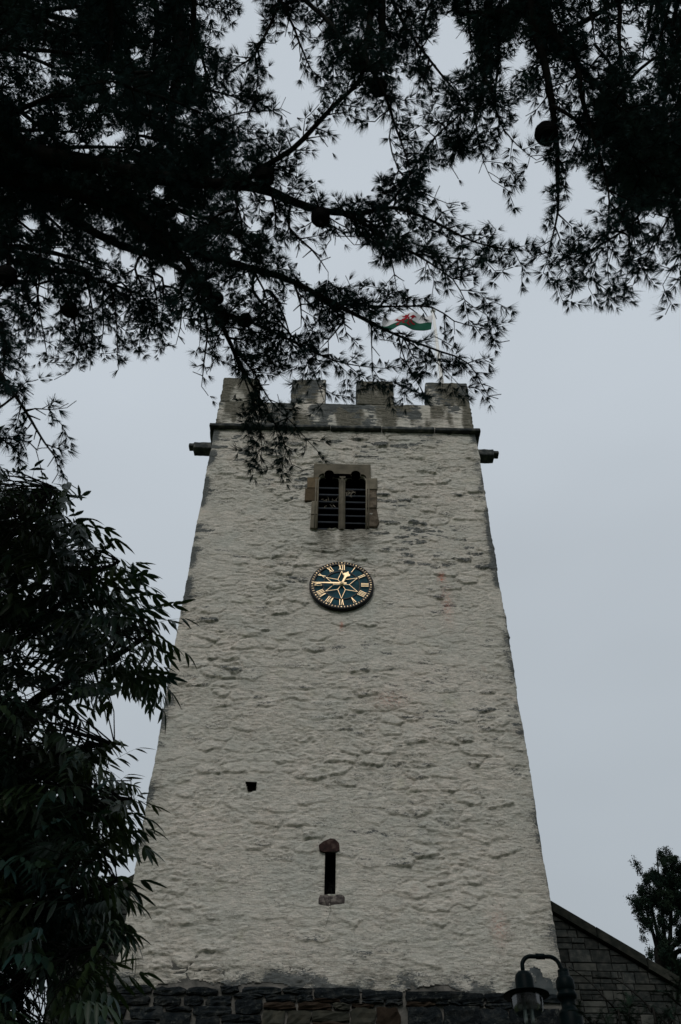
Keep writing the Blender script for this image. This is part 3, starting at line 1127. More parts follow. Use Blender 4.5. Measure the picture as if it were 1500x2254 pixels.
# coping slabs down both slopes
for sgn, brk in ((1, [3.0, 4.75, 5.65, 6.6, 7.55, 8.4, 9.25]), (-1, [-3.0, -4.1, -5.1, -6.15])):
    for i in range(len(brk)-1):
        a, b = brk[i]+0.006*sgn, brk[i+1]-0.006*sgn
        off = 0.012*((i*7) % 3-1)
        pts = [(a, roofz(a)-0.20+off), (b, roofz(b)-0.20+off), (b, roofz(b)+0.03+off), (a, roofz(a)+0.03+off)]
        if sgn < 0:
            pts = [pts[1], pts[0], pts[3], pts[2]]
        q = MB()
        q.prism(pts, NY0-0.14, NY0+0.62, 0.02)
        q.build("coping_stone", M_COPE, nave)
och = PP((1349, 2085), (1405, 2104), y=NY0)
rs = random.Random(5)
ccount = 0
z = 6.3
while z < 11.6:
    h = rs.choice((0.13, 0.17, 0.2, 0.24, 0.27))
    for (xa, xb) in ((W2-0.2, XR), (XL, -W2+0.2)):
        x = xa-rs.random()*0.2
        while x < xb:
            L = rs.uniform(0.18, 0.56)*(1.25 if h > 0.2 else 0.9)
            poly = [(max(x, xa)+0.007, z+0.007), (min(x+L, xb)-0.007, z+0.007), (min(x+L, xb)-0.007, z+h-0.007), (max(x, xa)+0.007, z+h-0.007)]
            jl = rs.uniform(-.012, .012)
            poly = [(poly[0][0], poly[0][1]), (poly[1][0]+jl, poly[1][1]), (poly[2][0]-jl, poly[2][1]), (poly[3][0], poly[3][1])]
            x += L
            if poly[1][0]-poly[0][0] < 0.06:
                continue
            poly = clip(poly, slp, 1, apz+slp*apx-0.23) if xa > 0 else clip(poly, -slp, 1, apz-slp*apx-0.23)
            if len(poly) < 3:
                continue
            cxs, czs = np.mean([p[0] for p in poly]), np.mean([p[1] for p in poly])
            u_, v_ = to_px((cxs, NY0, czs))
            if v_ > 2330 or u_ > 1580:
                continue
            # split tall stones sometimes
            m = M_OCHRE if (abs(cxs-(och[0][0]+och[1][0])/2) < 0.26 and abs(czs-(och[0][1]+och[1][1])/2) < 0.09) else (M_NAVEL if rs.random() < 0.14 else M_NAVE)
            parts_ = [poly]
            if h > 0.18 and len(poly) == 4 and rs.random() < 0.42:
                zc2 = czs+rs.uniform(-.03, .03)
                parts_ = [clip(poly, 0, 1, zc2-0.006), clip(poly, 0, -1, -zc2-0.006)]
                if rs.random() < 0.5:
                    xm2 = cxs+rs.uniform(-.05, .05)
                    t0_ = parts_.pop(rs.randrange(2))
                    parts_ += [clip(t0_, 1, 0, xm2-0.006), clip(t0_, -1, 0, -xm2-0.006)]
            for pp_ in parts_:
                if len(pp_) < 3:
                    continue
                q = MB()
                q.prism(pp_, NY0-0.012-rs.random()*0.03, NY0+0.035, 0.012)
                q.build("wall_stone", M_NAVEL if rs.random() < 0.08 and m is M_NAVE else m, nave)
                ccount += 1
    z += h

# ------------------------------------------------------------------ clock
cc = onY(752.5, 1286, -0.09)
clock = empty("clock", (cc[0], -0.045, cc[2]), "round blue tower clock with black rim and gilded Roman numerals and hands", "clock")
CX, CZ = cc[0], cc[2]
R0 = 0.655
q = MB()
q.lathe([(0.0, 0.02), (R0-0.02, 0.02), (R0, 0.0), (R0, -0.05), (R0-0.02, -0.072), (R0-0.045, -0.078), (R0-0.055, -0.07), (0.56, -0.070), (0.552, -0.060), (0.552, -0.02), (0, -0.02)], (CX, -0.01, CZ), 96, None)
# rotate the lathe so its axis is y
q.v = [(v[0], -0.01+(v[2]-CZ), CZ-(v[1]+0.01)) for v in q.v]
q.build("rim", M_CBLACK, clock, False)
q = MB()
q.lathe([(0.0, 0.0), (0.554, 0.0), (0.554, 0.01)], (CX, 0, CZ), 72)
q.v = [(v[0], -0.052-(v[2]-CZ), CZ+v[1]) for v in q.v]
q.build("dial", M_BLUE, clock)
q = MB()
q.lathe([(0.362, 0.0), (0.364, 0.018), (0.382, 0.018), (0.384, 0.0)], (CX, 0, CZ), 72)
q.v = [(v[0], -0.054-(v[2]-CZ), CZ+v[1]) for v in q.v]
q.build("inner_ring", M_CBLACK, clock)
YG = -0.085


def bar(q, p, r, wd, y=YG, th=0.008):
    (x0, z0), (x1, z1) = p, r
    L = math.hypot(x1-x0, z1-z0)
    nx, nz_ = -(z1-z0)/L*wd/2, (x1-x0)/L*wd/2
    q.prism([(x0-nx, z0-nz_), (x1-nx, z1-nz_), (x1+nx, z1+nz_), (x0+nx, z0+nz_)], y, y+th)


def pol(r, deg):
    a = math.radians(deg)
    return CX+r*math.sin(a), CZ+r*math.cos(a)


# numerals, tops outward
NUM = {1: 'I', 2: 'II', 3: 'III', 4: 'IIII', 5: 'V', 6: 'VI', 7: 'VII', 8: 'VIII', 9: 'IX', 10: 'X', 11: 'XI', 12: 'XII'}
WID = {'I': 0.035, 'V': 0.068, 'X': 0.072}
for n, s in NUM.items():
    q = MB()
    tw = sum(WID[c] for c in s)
    x = -tw/2
    ang = math.radians(n*30)
    ux, uz = math.sin(ang), math.cos(ang)       # outward
    tx, tz = math.cos(ang), -math.sin(ang)      # clockwise tangent = reading direction
    ra, rb = 0.398, 0.545

    def P_(a, r):
        return CX+ux*r+tx*a, CZ+uz*r+tz*a
    for c in s:
        w_ = WID[c]
        if c == 'I':
            bar(q, P_(x+w_/2, ra), P_(x+w_/2, rb), 0.0125)
            bar(q, P_(x+w_/2-.011, ra+.004), P_(x+w_/2+.011, ra+.004), 0.007, YG-.0008)
            bar(q, P_(x+w_/2-.011, rb-.004), P_(x+w_/2+.011, rb-.004), 0.007, YG-.0008)
        elif c == 'V':
            bar(q, P_(x+.012, rb), P_(x+w_/2, ra), 0.0155)
            bar(q, P_(x+w_-.012, rb), P_(x+w_/2, ra), 0.008, YG-.0015)
        else:
            bar(q, P_(x+.012, rb), P_(x+w_-.012, ra), 0.0155)
            bar(q, P_(x+w_-.012, rb), P_(x+.012, ra), 0.008, YG-.0015)
        x += w_
    o = q.build("numeral", M_GOLD, clock)
    o['label'] = "gilded Roman numeral " + s
q = MB()
for k in range(60):
    if k % 5:
        bar(q, pol(0.577, k*6), pol(0.614, k*6), 0.0065, YG-.009)
tag(q.build("minute_marks", M_GOLD, clock), kind='stuff')
for k in range(12):
    q = MB()
    q.lathe([(0.0, 0.012), (0.014, 0.010), (0.0155, 0.0)], (0, 0, 0), 14)
    x, z = pol(0.596, k*30)
    q.v = [(x+v[0], YG-v[2], z+v[1]) for v in q.v]
    q.build("hour_dot", M_GOLD, clock)
q = MB()
for k in range(6):
    bar(q, pol(0.37, k*60), pol(0.155, k*60+30), 0.0085)
    bar(q, pol(0.37, k*60), pol(0.155, k*60-30), 0.0085, YG-.0005)
    bar(q, pol(0.02, k*60+30), pol(0.158, k*60+30), 0.0085, YG-.001)
q.build("star_ornament", M_GOLD, clock)


def hand(prof, deg, y, name):
    a = math.radians(deg)
    q = MB()
    pts = [(CX+math.sin(a)*r+math.cos(a)*t, CZ+math.cos(a)*r-math.sin(a)*t) for r, t in prof]
    bm = bmesh.new()
    vs = [bm.verts.new((x, y, z)) for x, z in pts]
    f = bm.faces.new(vs)
    r = bmesh.ops.extrude_face_region(bm, geom=[f])
    bmesh.ops.translate(bm, vec=(0, 0.010, 0), verts=[g for g in r['geom'] if isinstance(g, bmesh.types.BMVert)])
    bmesh.ops.recalc_face_normals(bm, faces=bm.faces)
    bmesh.ops.translate(bm, vec=(-clock.location[0], -clock.location[1], -clock.location[2]), verts=bm.verts)
    me = bpy.data.meshes.new(name)
    bm.to_mesh(me)
    bm.free()
    return link(name, me, M_GOLD, clock)


hh = [(-0.05, -0.018), (0.20, -0.020), (0.235, -0.040), (0.252, -0.068), (0.275, -0.074), (0.292, -0.060), (0.30, -0.045), (0.32, -0.022), (0.365, 0.0)]
hand(hh+[(r, -t) for r, t in reversed(hh[:-1])], 22, -0.115, "hour_hand")
mh = [(-0.10, -0.014), (0.0, -0.020), (0.30, -0.014), (0.585, -0.005), (0.60, 0)]
hand(mh+[(r, -t) for r, t in reversed(mh[:-1])], 270.5, -0.132, "minute_hand")
q = MB()
q.lathe([(0.0, 0.015), (0.018, 0.015), (0.036, 0.008), (0.040, 0.0), (0.040, -0.05)], (0, 0, 0), 24)
q.v = [(CX+v[0], -0.135-v[2], CZ+v[1]) for v in q.v]
q.build("hub", M_GOLD, clock, True)
q = MB()
q.lathe([(0.0, 0.004), (0.013, 0.004), (0.013, 0.0)], (0, 0, 0), 12)
q.v = [(CX+v[0], -0.150-v[2], CZ+v[1]) for v in q.v]
q.build("hub_nut", M_CBLACK, clock)

# ------------------------------------------------------------------ flagpole and flag
PYY = 1.3
pb_, pt_ = onY(968, 835, PYY), onY(958, 688, PYY)
fx, fz = (pb_[0]+pt_[0])/2, pt_[2]
pole = empty("flagpole", (fx, PYY, 18.96), "slim white flagpole rising behind the rightmost battlement of the tower", "flagpole")
q = MB()
q.lathe([(0.075, 0), (0.072, 1.0), (0.045, fz-18.96), (0.0, fz-18.96+0.01)], (fx, PYY, 18.96), 14)
q.build("pole", M_POLE, pole, True)
q = MB()
q.lathe([(0.02, 0), (0.06, 0.03), (0.085, 0.075), (0.06, 0.12), (0.0, 0.135)], (fx, PYY, fz), 14)
q.build("finial", M_POLE, pole, True)
q = MB()
q.tube([(fx-0.13, PYY, 19.9), (fx-0.11, PYY, 22), (fx-0.07, PYY, fz-0.02)], 0.007, 5)
q.build("halyard", M_POLE, pole)


def flag_mat():
    m, nt, b = mat("flag_cloth", 0.8, 0.1)
    uv = N(nt, 'ShaderNodeUVMap')
    s_ = N(nt, 'ShaderNodeSeparateXYZ')
    nt.links.new(uv.outputs[0], s_.inputs[0])
    st = mathn(nt, 'GREATER_THAN', s_.outputs['Y'], 0.5)
    c = mixc(nt, st, (0.003, 0.06, 0.036), (0.52, 0.53, 0.56))
    nt.links.new(c, b.inputs['Base Color'])
    return m


# cloth as a waved sheet with thickness; the red dragon is a raised applique of the same cloth
hu = onY(954, 692, PYY)
FLW, FLH = 1.62, 0.86


def cloth(u, v, off=0.0):
    """u along the fly 0..1 (to the left), v up 0..1"""
    lean = 0.09
    x = hu[0]-0.02 - u*FLW*0.97 - 0.10*(1-v)*(1.0) - 0.05*math.sin(u*3)*0.6
    y = PYY + 0.10*math.sin(u*8.5+v*1.2)*min(1, u*3) + 0.02*math.sin(u*19+v*5) + off
    z = hu[2]-0.02 - (1-v)*FLH*(1-0.18*u) - 0.30*u**2.2 - 0.04*math.sin(u*6+v)
    return (x, y, z)


fl = bpy.data.meshes.new("flag")
nu, nv = 44, 22
vs, fs = [], []
for sd_, off in ((0, -0.004), (1, 0.004)):
    for j in range(nv+1):
        for i in range(nu+1):
            vs.append(cloth(i/nu, j/nv, off))
b2 = (nu+1)*(nv+1)
for j in range(nv):
    for i in range(nu):
        a = j*(nu+1)+i
        fs.append((a, a+nu+1, a+nu+2, a+1))
        fs.append((b2+a, b2+a+1, b2+a+nu+2, b2+a+nu+1))
ring = [i for i in range(nu+1)]+[j*(nu+1)+nu for j in range(1, nv+1)]+[nv*(nu+1)+i for i in range(nu-1, -1, -1)]+[j*(nu+1) for j in range(nv-1, 0, -1)]
for i in range(len(ring)):
    a, b = ring[i], ring[(i+1) % len(ring)]
    fs.append((a, b, b2+b, b2+a))
fl.from_pydata([tuple(np.array(v)-np.array([hu[0], PYY, hu[2]])) for v in vs], [], fs)
fl.update()
ul = fl.uv_layers.new(name="UVMap")
for lp in fl.loops:
    k = lp.vertex_index % b2
    ul.data[lp.index].uv = ((k % (nu+1))/nu, (k//(nu+1))/nv)
fl.polygons.foreach_set('use_smooth', [True]*len(fl.polygons))
flag = link("flag", fl, flag_mat())
flag.location = (hu[0], PYY, hu[2])
tag(flag, "Welsh flag, white over green with a red dragon, hanging from the tower flagpole", "flag")
M_DRAG = plain("red_dragon_cloth", (0.2, 0.010, 0.016), 0.8, 0.1, bd=0)
DR = [  # simple outline parts of a passant dragon, (u from hoist, v)
    [(0.30, .50), (0.36, .40), (0.50, .36), (0.62, .40), (0.70, .52), (0.62, .62), (0.48, .60), (0.38, .62)],   # body
    [(0.38, .60), (0.30, .50), (0.24, .62), (0.20, .70), (0.14, .72), (0.17, .78), (0.25, .80), (0.30, .74)],   # neck and head
    [(0.42, .60), (0.50, .58), (0.60, .72), (0.66, .86), (0.56, .80), (0.52, .90), (0.46, .80), (0.38, .92)],   # wing
    [(0.66, .56), (0.70, .50), (0.80, .56), (0.84, .70), (0.90, .68), (0.86, .80), (0.78, .78), (0.76, .66)],   # tail
    [(0.30, .50), (0.35, .44), (0.26, .34), (0.18, .38), (0.16, .34), (0.24, .28), (0.34, .34)],               # raised foreleg
    [(0.36, .42), (0.42, .38), (0.40, .22), (0.30, .16), (0.36, .14), (0.46, .18)],                            # foreleg
    [(0.52, .40), (0.60, .40), (0.56, .24), (0.48, .16), (0.56, .14), (0.64, .26)],                            # hind leg
    [(0.62, .42), (0.70, .50), (0.76, .30), (0.68, .16), (0.76, .14), (0.84, .32)],                            # hind leg
]
q = MB()
for k, pl in enumerate([[(0.22+0.58*a_, b_) for a_, b_ in g_] for g_ in DR]):
    for off in (-0.007-0.0005*k, 0.007+0.0005*k):
        c = np.mean(pl, axis=0)
        rings = [[tuple(c+(np.array(p)-c)*f) for p in pl] for f in (1.0, 0.5)]
        n = len(pl)
        vs = [cloth(a, b, off) for r in rings for a, b in r]+[cloth(c[0], c[1], off)]
        q.add(vs, [(i, (i+1) % n, n+(i+1) % n, n+i) for i in range(n)]+[(n+i, n+(i+1) % n, 2*n) for i in range(n)])
q.build("dragon_emblem", M_DRAG, flag)

# ------------------------------------------------------------------ street lamp
LYW = CAM[1]+8.2
lp = lambda u, v: onY(1080+u/6.818, 2080+v/6.818, LYW)
pc = lp(1140, 700)
lc = lp(560, 800)
PXC, LXC = pc[0]+0.0, lc[0]
lamp = empty("street_lamp", (PXC, LYW, 0), "dark green swan neck lamp post with a round shade in front of the tower", "street lamp")
zz_ = lambda v: lp(900, v)[2]
r_ = lambda w_: w_/6.818/ (2130/8.2)/2*1.0
prof = [(0.16, 0.0), (0.16, 0.25), (0.12, 0.35), (0.10, 0.9), (0.085, 1.0), (0.075, 1.1), (0.070, zz_(1700)),
        (0.105, zz_(1400)), (r_(350), zz_(1240)), (r_(360), zz_(1060)), (r_(300), zz_(985)), (r_(215), zz_(975)), (r_(212), zz_(840)),
        (r_(260), zz_(815)), (r_(305), zz_(780)), (r_(305), zz_(750)), (r_(240), zz_(700)), (r_(262), zz_(680)), (r_(278), zz_(640)),
        (r_(276), zz_(540)), (r_(225), zz_(490)), (r_(175), zz_(470)), (r_(172), zz_(420)), (r_(150), zz_(405)), (0.0, zz_(400))]
q = MB()
q.lathe(prof, (PXC, LYW, 0), 32)
q.build("post", M_LAMP, lamp, True)
q = MB()
q.lathe([(r_(150), zz_(410)), (r_(172), zz_(408)), (r_(172), zz_(375)), (0, zz_(372))], (PXC, LYW, 0), 8)
q.build("collar", M_LAMP, lamp)
zt, zb2 = zz_(176), zz_(420)
xa, xb = PXC-0.008, LXC-0.010
rr = 0.085
pts = [(xa, LYW, zz_(400)-0.05), (xa-0.004, LYW, zz_(345))]
for a in np.linspace(0, 90, 9):
    pts.append((xa-0.012-rr*1.05+rr*1.05*math.cos(math.radians(a)), LYW, zt-rr+rr*math.sin(math.radians(a))))
for a in np.linspace(90, 180, 9):
    pts.append((xb+rr+rr*math.cos(math.radians(a)), LYW, zt-rr+rr*math.sin(math.radians(a))))
pts.append((xb, LYW, zz_(440)))
q = MB()
q.tube(pts, 0.0182, 14)
q.build("swan_neck", M_LAMP, lamp, True)
q = MB()
q.tube([((xa+xb)/2+0.035, LYW, zt), ((xa+xb)/2-0.04, LYW, zt)], 0.0245, 14)
q.build("sleeve", M_LAMP, lamp, True)
q = MB()
hz = zz_(760)+0.030
q.lathe([(0.0, zz_(400)), (0.03, zz_(402)), (0.052, zz_(420)), (0.070, zz_(460)), (0.078, zz_(510)), (0.081, hz), (0.083, hz-0.02), (0.0, hz-0.021)], (xb, LYW, 0), 32)
q.build("lantern_hood", M_LAMP, lamp, True)
q = MB()
sr = 0.197
q.lathe([(0.08, hz-0.001), (0.13, hz-0.013), (sr-0.006, hz-0.027), (sr, hz-0.030), (sr-0.003, hz-0.036), (0.13, hz-0.030), (0.0, hz-0.024)], (xb, LYW, 0), 48)
q.build("shade", M_LAMP, lamp, True)
q = MB()
q.lathe([(0.136, hz-0.035), (0.134, zz_(900)), (0.128, zz_(1000)), (0.112, zz_(1040))], (xb, LYW, 0), 40)
q.build("glass_globe", M_GLASS, lamp, True)
for dx, dy in ((-0.028, -0.0), (0.028, 0.0)):
    q = MB()
    bz = zz_(1130)
    pts = [(xb+dx, LYW-0.02, hz-0.04), (xb+dx, LYW-0.02, bz)]
    for a in np.linspace(0, 180, 8):
        pts.append((xb+dx, LYW+0.0-0.02*math.cos(math.radians(a)), bz-0.005-0.018*math.sin(math.radians(a))))
    pts += [(xb+dx, LYW+0.02, bz), (xb+dx, LYW+0.02, hz-0.04)]
    q.tube(pts, 0.0125, 10)
    q.build("bulb", M_TUBE, lamp, True)


# ------------------------------------------------------------------ vegetation helpers
def smooth_path(C, step):
    """Catmull-Rom through control rows (x,y,z,r); resampled at about step"""
    C = np.array(C, float)
    P = np.vstack([2*C[0]-C[1], C, 2*C[-1]-C[-2]])
    out = []
    for i in range(1, len(P)-2):
        L = np.linalg.norm(P[i+1][:3]-P[i][:3])
        n = max(2, int(L/step))
        t = np.arange(n)[:, None]/n
        p0, p1, p2, p3 = P[i-1], P[i], P[i+1], P[i+2]
        out.append(0.5*((2*p1)+(-p0+p2)*t+(2*p0-5*p1+4*p2-p3)*t**2+(-p0+3*p1-3*p2+p3)*t**3))
    out.append(C[-1][None])
    return np.vstack(out)


def unit(v):
    return v/(np.linalg.norm(v)+1e-12)


GAPS = [(530, 855, 22, 16), (690, 860, 26, 14), (610, 860, 20, 20), (1150, 130, 12, 16), (1300, 60, 14, 12), (1420, 150, 16, 12), (1340, 430, 16, 14), (1450, 480, 18, 14), (300, 120, 10, 14), (250, 200, 12, 10), (100, 120, 14, 16), (60, 260, 12, 12), (180, 330, 14, 10), (320, 300, 12, 12), (440, 150, 8, 18), (400, 480, 10, 12), (280, 580, 10, 16), (90, 640, 12, 16), (470, 400, 12, 10), (560, 500, 12, 14), (600, 440, 14, 8), (820, 600, 20, 12), (880, 480, 12, 8), (780, 380, 14, 10), (820, 420, 8, 12), (920, 260, 14, 12), (880, 160, 10, 16), (700, 230, 10, 14), (924, 708, 40, 24), (964, 775, 8, 62), (962, 690, 10, 14), (690, 610, 30, 16), (1120, 620, 20, 30), (820, 290, 12, 18), (700, 380, 22, 14), (660, 560, 16, 24), (930, 640, 30, 14), (850, 780, 26, 22), (745, 770, 22, 20), (1010, 740, 20, 16), (400, 770, 30, 60), (520, 560, 12, 14), (960, 400, 22, 16), (1110, 150, 12, 18), (1180, 380, 24, 40), (1270, 400, 20, 30), (1420, 480, 20, 14), (600, 130, 16, 30), (500, 230, 10, 20), (350, 420, 10, 14), (200, 240, 14, 10), (150, 30, 18, 12), (230, 310, 20, 12), (190, 440, 14, 10), (60, 500, 20, 10), (130, 560, 12, 18), (225, 560, 8, 14), (360, 610, 16, 20), (240, 160, 10, 8), (628, 165, 26, 80), (975, 118, 34, 50), (985, 60, 16, 30), (1036, 425, 72, 68), (865, 345, 20, 30), (762, 572, 55, 52), (650, 690, 24, 58), (1290, 430, 26, 30),
        (1392, 80, 14, 34), (735, 250, 10, 14), (560, 60, 12, 40), (730, 330, 18, 14), (1080, 480, 50, 16), (1175, 440, 30, 20), (1010, 110, 22, 40), (300, 850, 200, 42), (1030, 640, 14, 20),
        (700, 90, 9, 35), (530, 100, 10, 50), (640, 240, 18, 40), (380, 205, 7, 20), (1150, 250, 16, 24), (880, 610, 40, 22), (780, 720, 30, 24), (215, 900, 62, 70), (150, 850, 26, 24)]
OUTL = [(-400, 1000), (0, 1010), (18, 1060), (60, 1070), (130, 1070), (165, 1010), (150, 905), (150, 880), (60, 830), (80, 760), (110, 800), (180, 820), (262, 822), (350, 760), (430, 860), (470, 820), (520, 960), (575, 1030), (645, 1035), (710, 1000),
        (690, 880), (760, 890), (840, 845), (930, 890), (1000, 850), (1082, 880), (1090, 790), (1100, 700), (1140, 670), (1230, 650), (1300, 640), (1390, 640), (1500, 650), (2000, 700)]
OX, OY = np.array([p[0] for p in OUTL], float), np.array([p[1] for p in OUTL], float)


def allowed(P, r, slack=20):
    u, v = to_px(P)
    for gx_, gy_, a, b in GAPS:
        if ((u-gx_)/(a+3))**2+((v-gy_)/(b+3))**2 < 1 and r.random() < 0.93:
            return False
    if v > np.interp(u, np.sort(OX), OY[np.argsort(OX)]) + slack:
        return False
    return True


class Cedar:
    def __init__(s, seed):
        s.r = random.Random(seed)

    def start(s):
        s.tb, s.td, s.tl = [], [], []      # tuft base, dir, length
        s.mb = MB()

    def tuft(s, p, d, L):
        if not allowed(p+d*L*0.7, s.r, 60):
            return
        s.tb.append(p)
        s.td.append(d)
        s.tl.append(L)

    def twig(s, p, d, L, r0, level, nl, dens=1.0):
        """a drooping shoot with tufts"""
        r = s.r
        step = 0.022
        n = max(3, int(L/step))
        P = [p.copy()]
        d = unit(d)
        side = 1
        n0 = len(s.tb)
        wander = np.array([r.gauss(0, 1), r.gauss(0, 1), r.gauss(0, 1)])*0.03
        for i in range(n):
            d = unit(d+wander+np.array([r.gauss(0, .05), r.gauss(0, .05), r.gauss(0, .05)-0.045]))
            p = p+d*step
            if i > 1 and not allowed(p, r):
                if len(P) > 2:
                    break
                del s.tb[n0:], s.td[n0:], s.tl[n0:]
                return
            P.append(p)
            f = i/n
            for _k in range(1 + (r.random() < 0.6)):
                side = -side
                q = unit(np.cross(d, [0, 0, 1])+1e-6)*side
                td = unit(0.85*d+0.75*q+np.array([r.gauss(0, .25), r.gauss(0, .25), r.gauss(-.22, .25)]))
                s.tuft(p+td*0.003, td, nl*(0.75+0.5*r.random())*(1-0.45*f))
            if level < 1 and i % 4 == 2 and f < 0.8 and r.random() < 0.8:
                q = unit(np.cross(d, [0, 0, 1])+1e-6)*(1 if r.random() < .5 else -1)
                s.twig(p.copy(), unit(0.75*d+0.8*q+np.array([r.gauss(0, .2), r.gauss(0, .2), r.gauss(0, .2)])), L*0.36*(1-0.5*f)*(0.5+0.8*r.random()), r0*0.55, level+1, nl, dens)
        s.tuft(p, d, nl*0.7)
        R = [max(0.0014, r0*(1-0.75*i/len(P))) for i in range(len(P))]
        s.mb.tube(P[::2] if len(P) > 5 else P, R[::2] if len(P) > 5 else R, 4, False)

    def needles(s, per, wid):
        if not s.tb:
            return None
        B = np.array(s.tb)
        D = np.array(s.td)
        Ln = np.array(s.tl)
        n = len(B)
        g = np.random.default_rng(n)
        B = np.repeat(B, per, 0)
        D = np.repeat(D, per, 0)
        Ln = np.repeat(Ln, per)*g.uniform(0.7, 1.1, n*per)
        rnd = g.normal(size=(n*per, 3))
        rnd -= (rnd*D).sum(1, keepdims=True)*D
        spread = np.repeat(g.uniform(0.3, 0.85, n), per)[:, None]
        ND = D+rnd*spread*0.6
        ND /= np.linalg.norm(ND, axis=1, keepdims=True)
        sd_ = np.cross(ND, g.normal(size=(n*per, 3)))
        sd_ /= np.linalg.norm(sd_, axis=1, keepdims=True)
        B = B+D*0.004
        V = np.stack([B-sd_*wid/2, B+sd_*wid/2, B+ND*Ln[:, None]], 1).reshape(-1, 3)
        return V


def wpt(px, py, d, r):
    return tuple(at(px, py, d))+(r,)


def build_cedar(tree, trunk_xy, trunk_h, trunk_r, limbs, seed, cones):
    """limbs: dict(ctrl=[(px,py,dist,width_px)], attach=bool, spread, dens, nl, twig)"""
    c = Cedar(seed)
    tx, ty = trunk_xy
    q = MB()
    tp = [(tx+0.12*math.sin(z*0.5), ty+0.1*math.cos(z*0.6), z) for z in np.linspace(0, trunk_h, 18)]
    q.tube(tp, [trunk_r*(1-0.85*i/17)*(1.35 if i == 0 else 1) for i in range(18)], 14)
    q.build("trunk", M_BARK, tree, True)
    off = np.array(tree.location)
    total = 0
    allP = []
    for L in limbs:
        c.start()
        C = []
        for (a, b, d, wpx) in L['ctrl']:
            C.append(wpt(a, b, d, wpx/2.0/FPX*d))
        if L.get('attach'):
            f = np.array(C[0][:3])
            zt0 = max(1.5, min(trunk_h*0.9, f[2]-0.25*math.hypot(f[0]-tx, f[1]-ty)))
            mid = (f+np.array([tx, ty, zt0]))/2+np.array([0, 0, 0.15])
            C = [(tx, ty, zt0, C[0][3]*1.9), tuple(mid)+(C[0][3]*1.4,)]+C
        elif allP:
            A_ = np.vstack(allP)
            f = np.array(C[0][:3])
            j_ = int(np.argmin(np.sum((A_[:, :3]-f)**2, 1)))
            if 0.02 < np.linalg.norm(A_[j_, :3]-f) < 1.2:
                C = [tuple(A_[j_, :3])+(max(C[0][3], 0.002),)]+C
        P = smooth_path(C, 0.04)
        allP.append(P)
        P[:, :3] += 0.008*np.stack([fbm(np.arange(len(P))*0.13, np.full(len(P), k*5.0+seed), None, 3) for k in range(3)], 1)
        c.mb.tube(P[:, :3], np.maximum(P[:, 3], 0.0012), 8, True)
        n = len(P)
        r = c.r
        acc = 0
        i0 = 0
        for i in range(2, n):
            u, v = to_px(P[i][:3])
            if u < -330 or u > 1830 or v < -330:
                continue
            T = unit(P[i][:3]-P[i-1][:3])
            f = i/n
            acc += L.get('dens', 1.0)*(1.1 if L.get('per') else 2.15*(1-0.5*i/n))
            # tufts on the limb itself
            for _q in range((r.random() < 0.8*L.get('fuzz', 1.0))*(1 if L.get('per') else 2)):
                q = unit(np.array([r.gauss(0, 1), r.gauss(0, 1), r.gauss(0, 1)]))
                c.tuft(P[i][:3]+q*P[i][3], unit(q+0.5*T), L.get('nl', 0.046)*r.uniform(.7, 1.1))
            while acc > 1:
                acc -= 1.0
                hz_ = np.cross(T, [0, 0, 1.0])
                if np.linalg.norm(hz_) < 0.2:
                    hz_ = np.array([r.gauss(0, 1), r.gauss(0, 1), 0])
                S_ = unit(hz_)*(1 if r.random() < 0.5 else -1)
                S_ = unit(S_+np.array([r.gauss(0, .45), r.gauss(0, .45), r.gauss(0, .5)]))
                d = unit(T*r.uniform(0.35, 1.0)+S_*0.85)
                tl = L.get('twig', 0.22)*(1-0.5*f)*(r.uniform(0.3, 1.1) if L.get('per') else 0.18+0.85*r.random()**1.7)
                c.twig(P[i][:3].copy(), d, tl, min(0.0035, P[i][3]*0.6+0.0008), 0, L.get('nl', 0.046), L.get('td', 1.0))
        br = c.mb.build("branch", M_BARK, tree, True)
        V = c.needles(L.get('per', 22), L.get('wid', 0.0023))
        if V is not None:
            V = V-off
            me = np_mesh("needles", V, np.arange(len(V)).reshape(-1, 3), 3)
            o = link("needles", me, M_NEEDLE, br)
            o['kind'] = 'stuff'
            total += len(V)//3
    for (a, b, d, wpx) in cones:
        R = wpx/2.0/FPX*d
        p = at(a, b, d)
        Hc = R*2.3
        q = MB()
        seg, rows = 24, 22
        vs = []
        for j in range(rows+1):
            t = j/rows
            rb = R*math.sin(PI*min(1, 0.06+0.94*t)**0.8)**0.55 if 0 < t < 1 else R*0.1
            for i in range(seg):
                a_ = 2*PI*i/seg
                sp = ((i/seg*8+j*0.5) % 1.0)
                rr_ = rb*(1+0.05*(abs(sp-0.5)*2)*(1 if j % 2 else -0.6))
                vs.append((p[0]+rr_*math.cos(a_), p[1]+rr_*math.sin(a_), p[2]+(t-0.5)*Hc))
        fs = [(j*seg+i, j*seg+(i+1) % seg, (j+1)*seg+(i+1) % seg, (j+1)*seg+i) for j in range(rows) for i in range(seg)]
        fs += [tuple(reversed(range(seg))), tuple(range(rows*seg, (rows+1)*seg))]
        q.add(vs, fs)
        q.tube([p+np.array([0, 0, -Hc*0.5]), p+np.array([0.004, 0.003, -Hc*0.75])], R*0.18, 6)
        q.build("cone", M_CONE, tree)
    return total


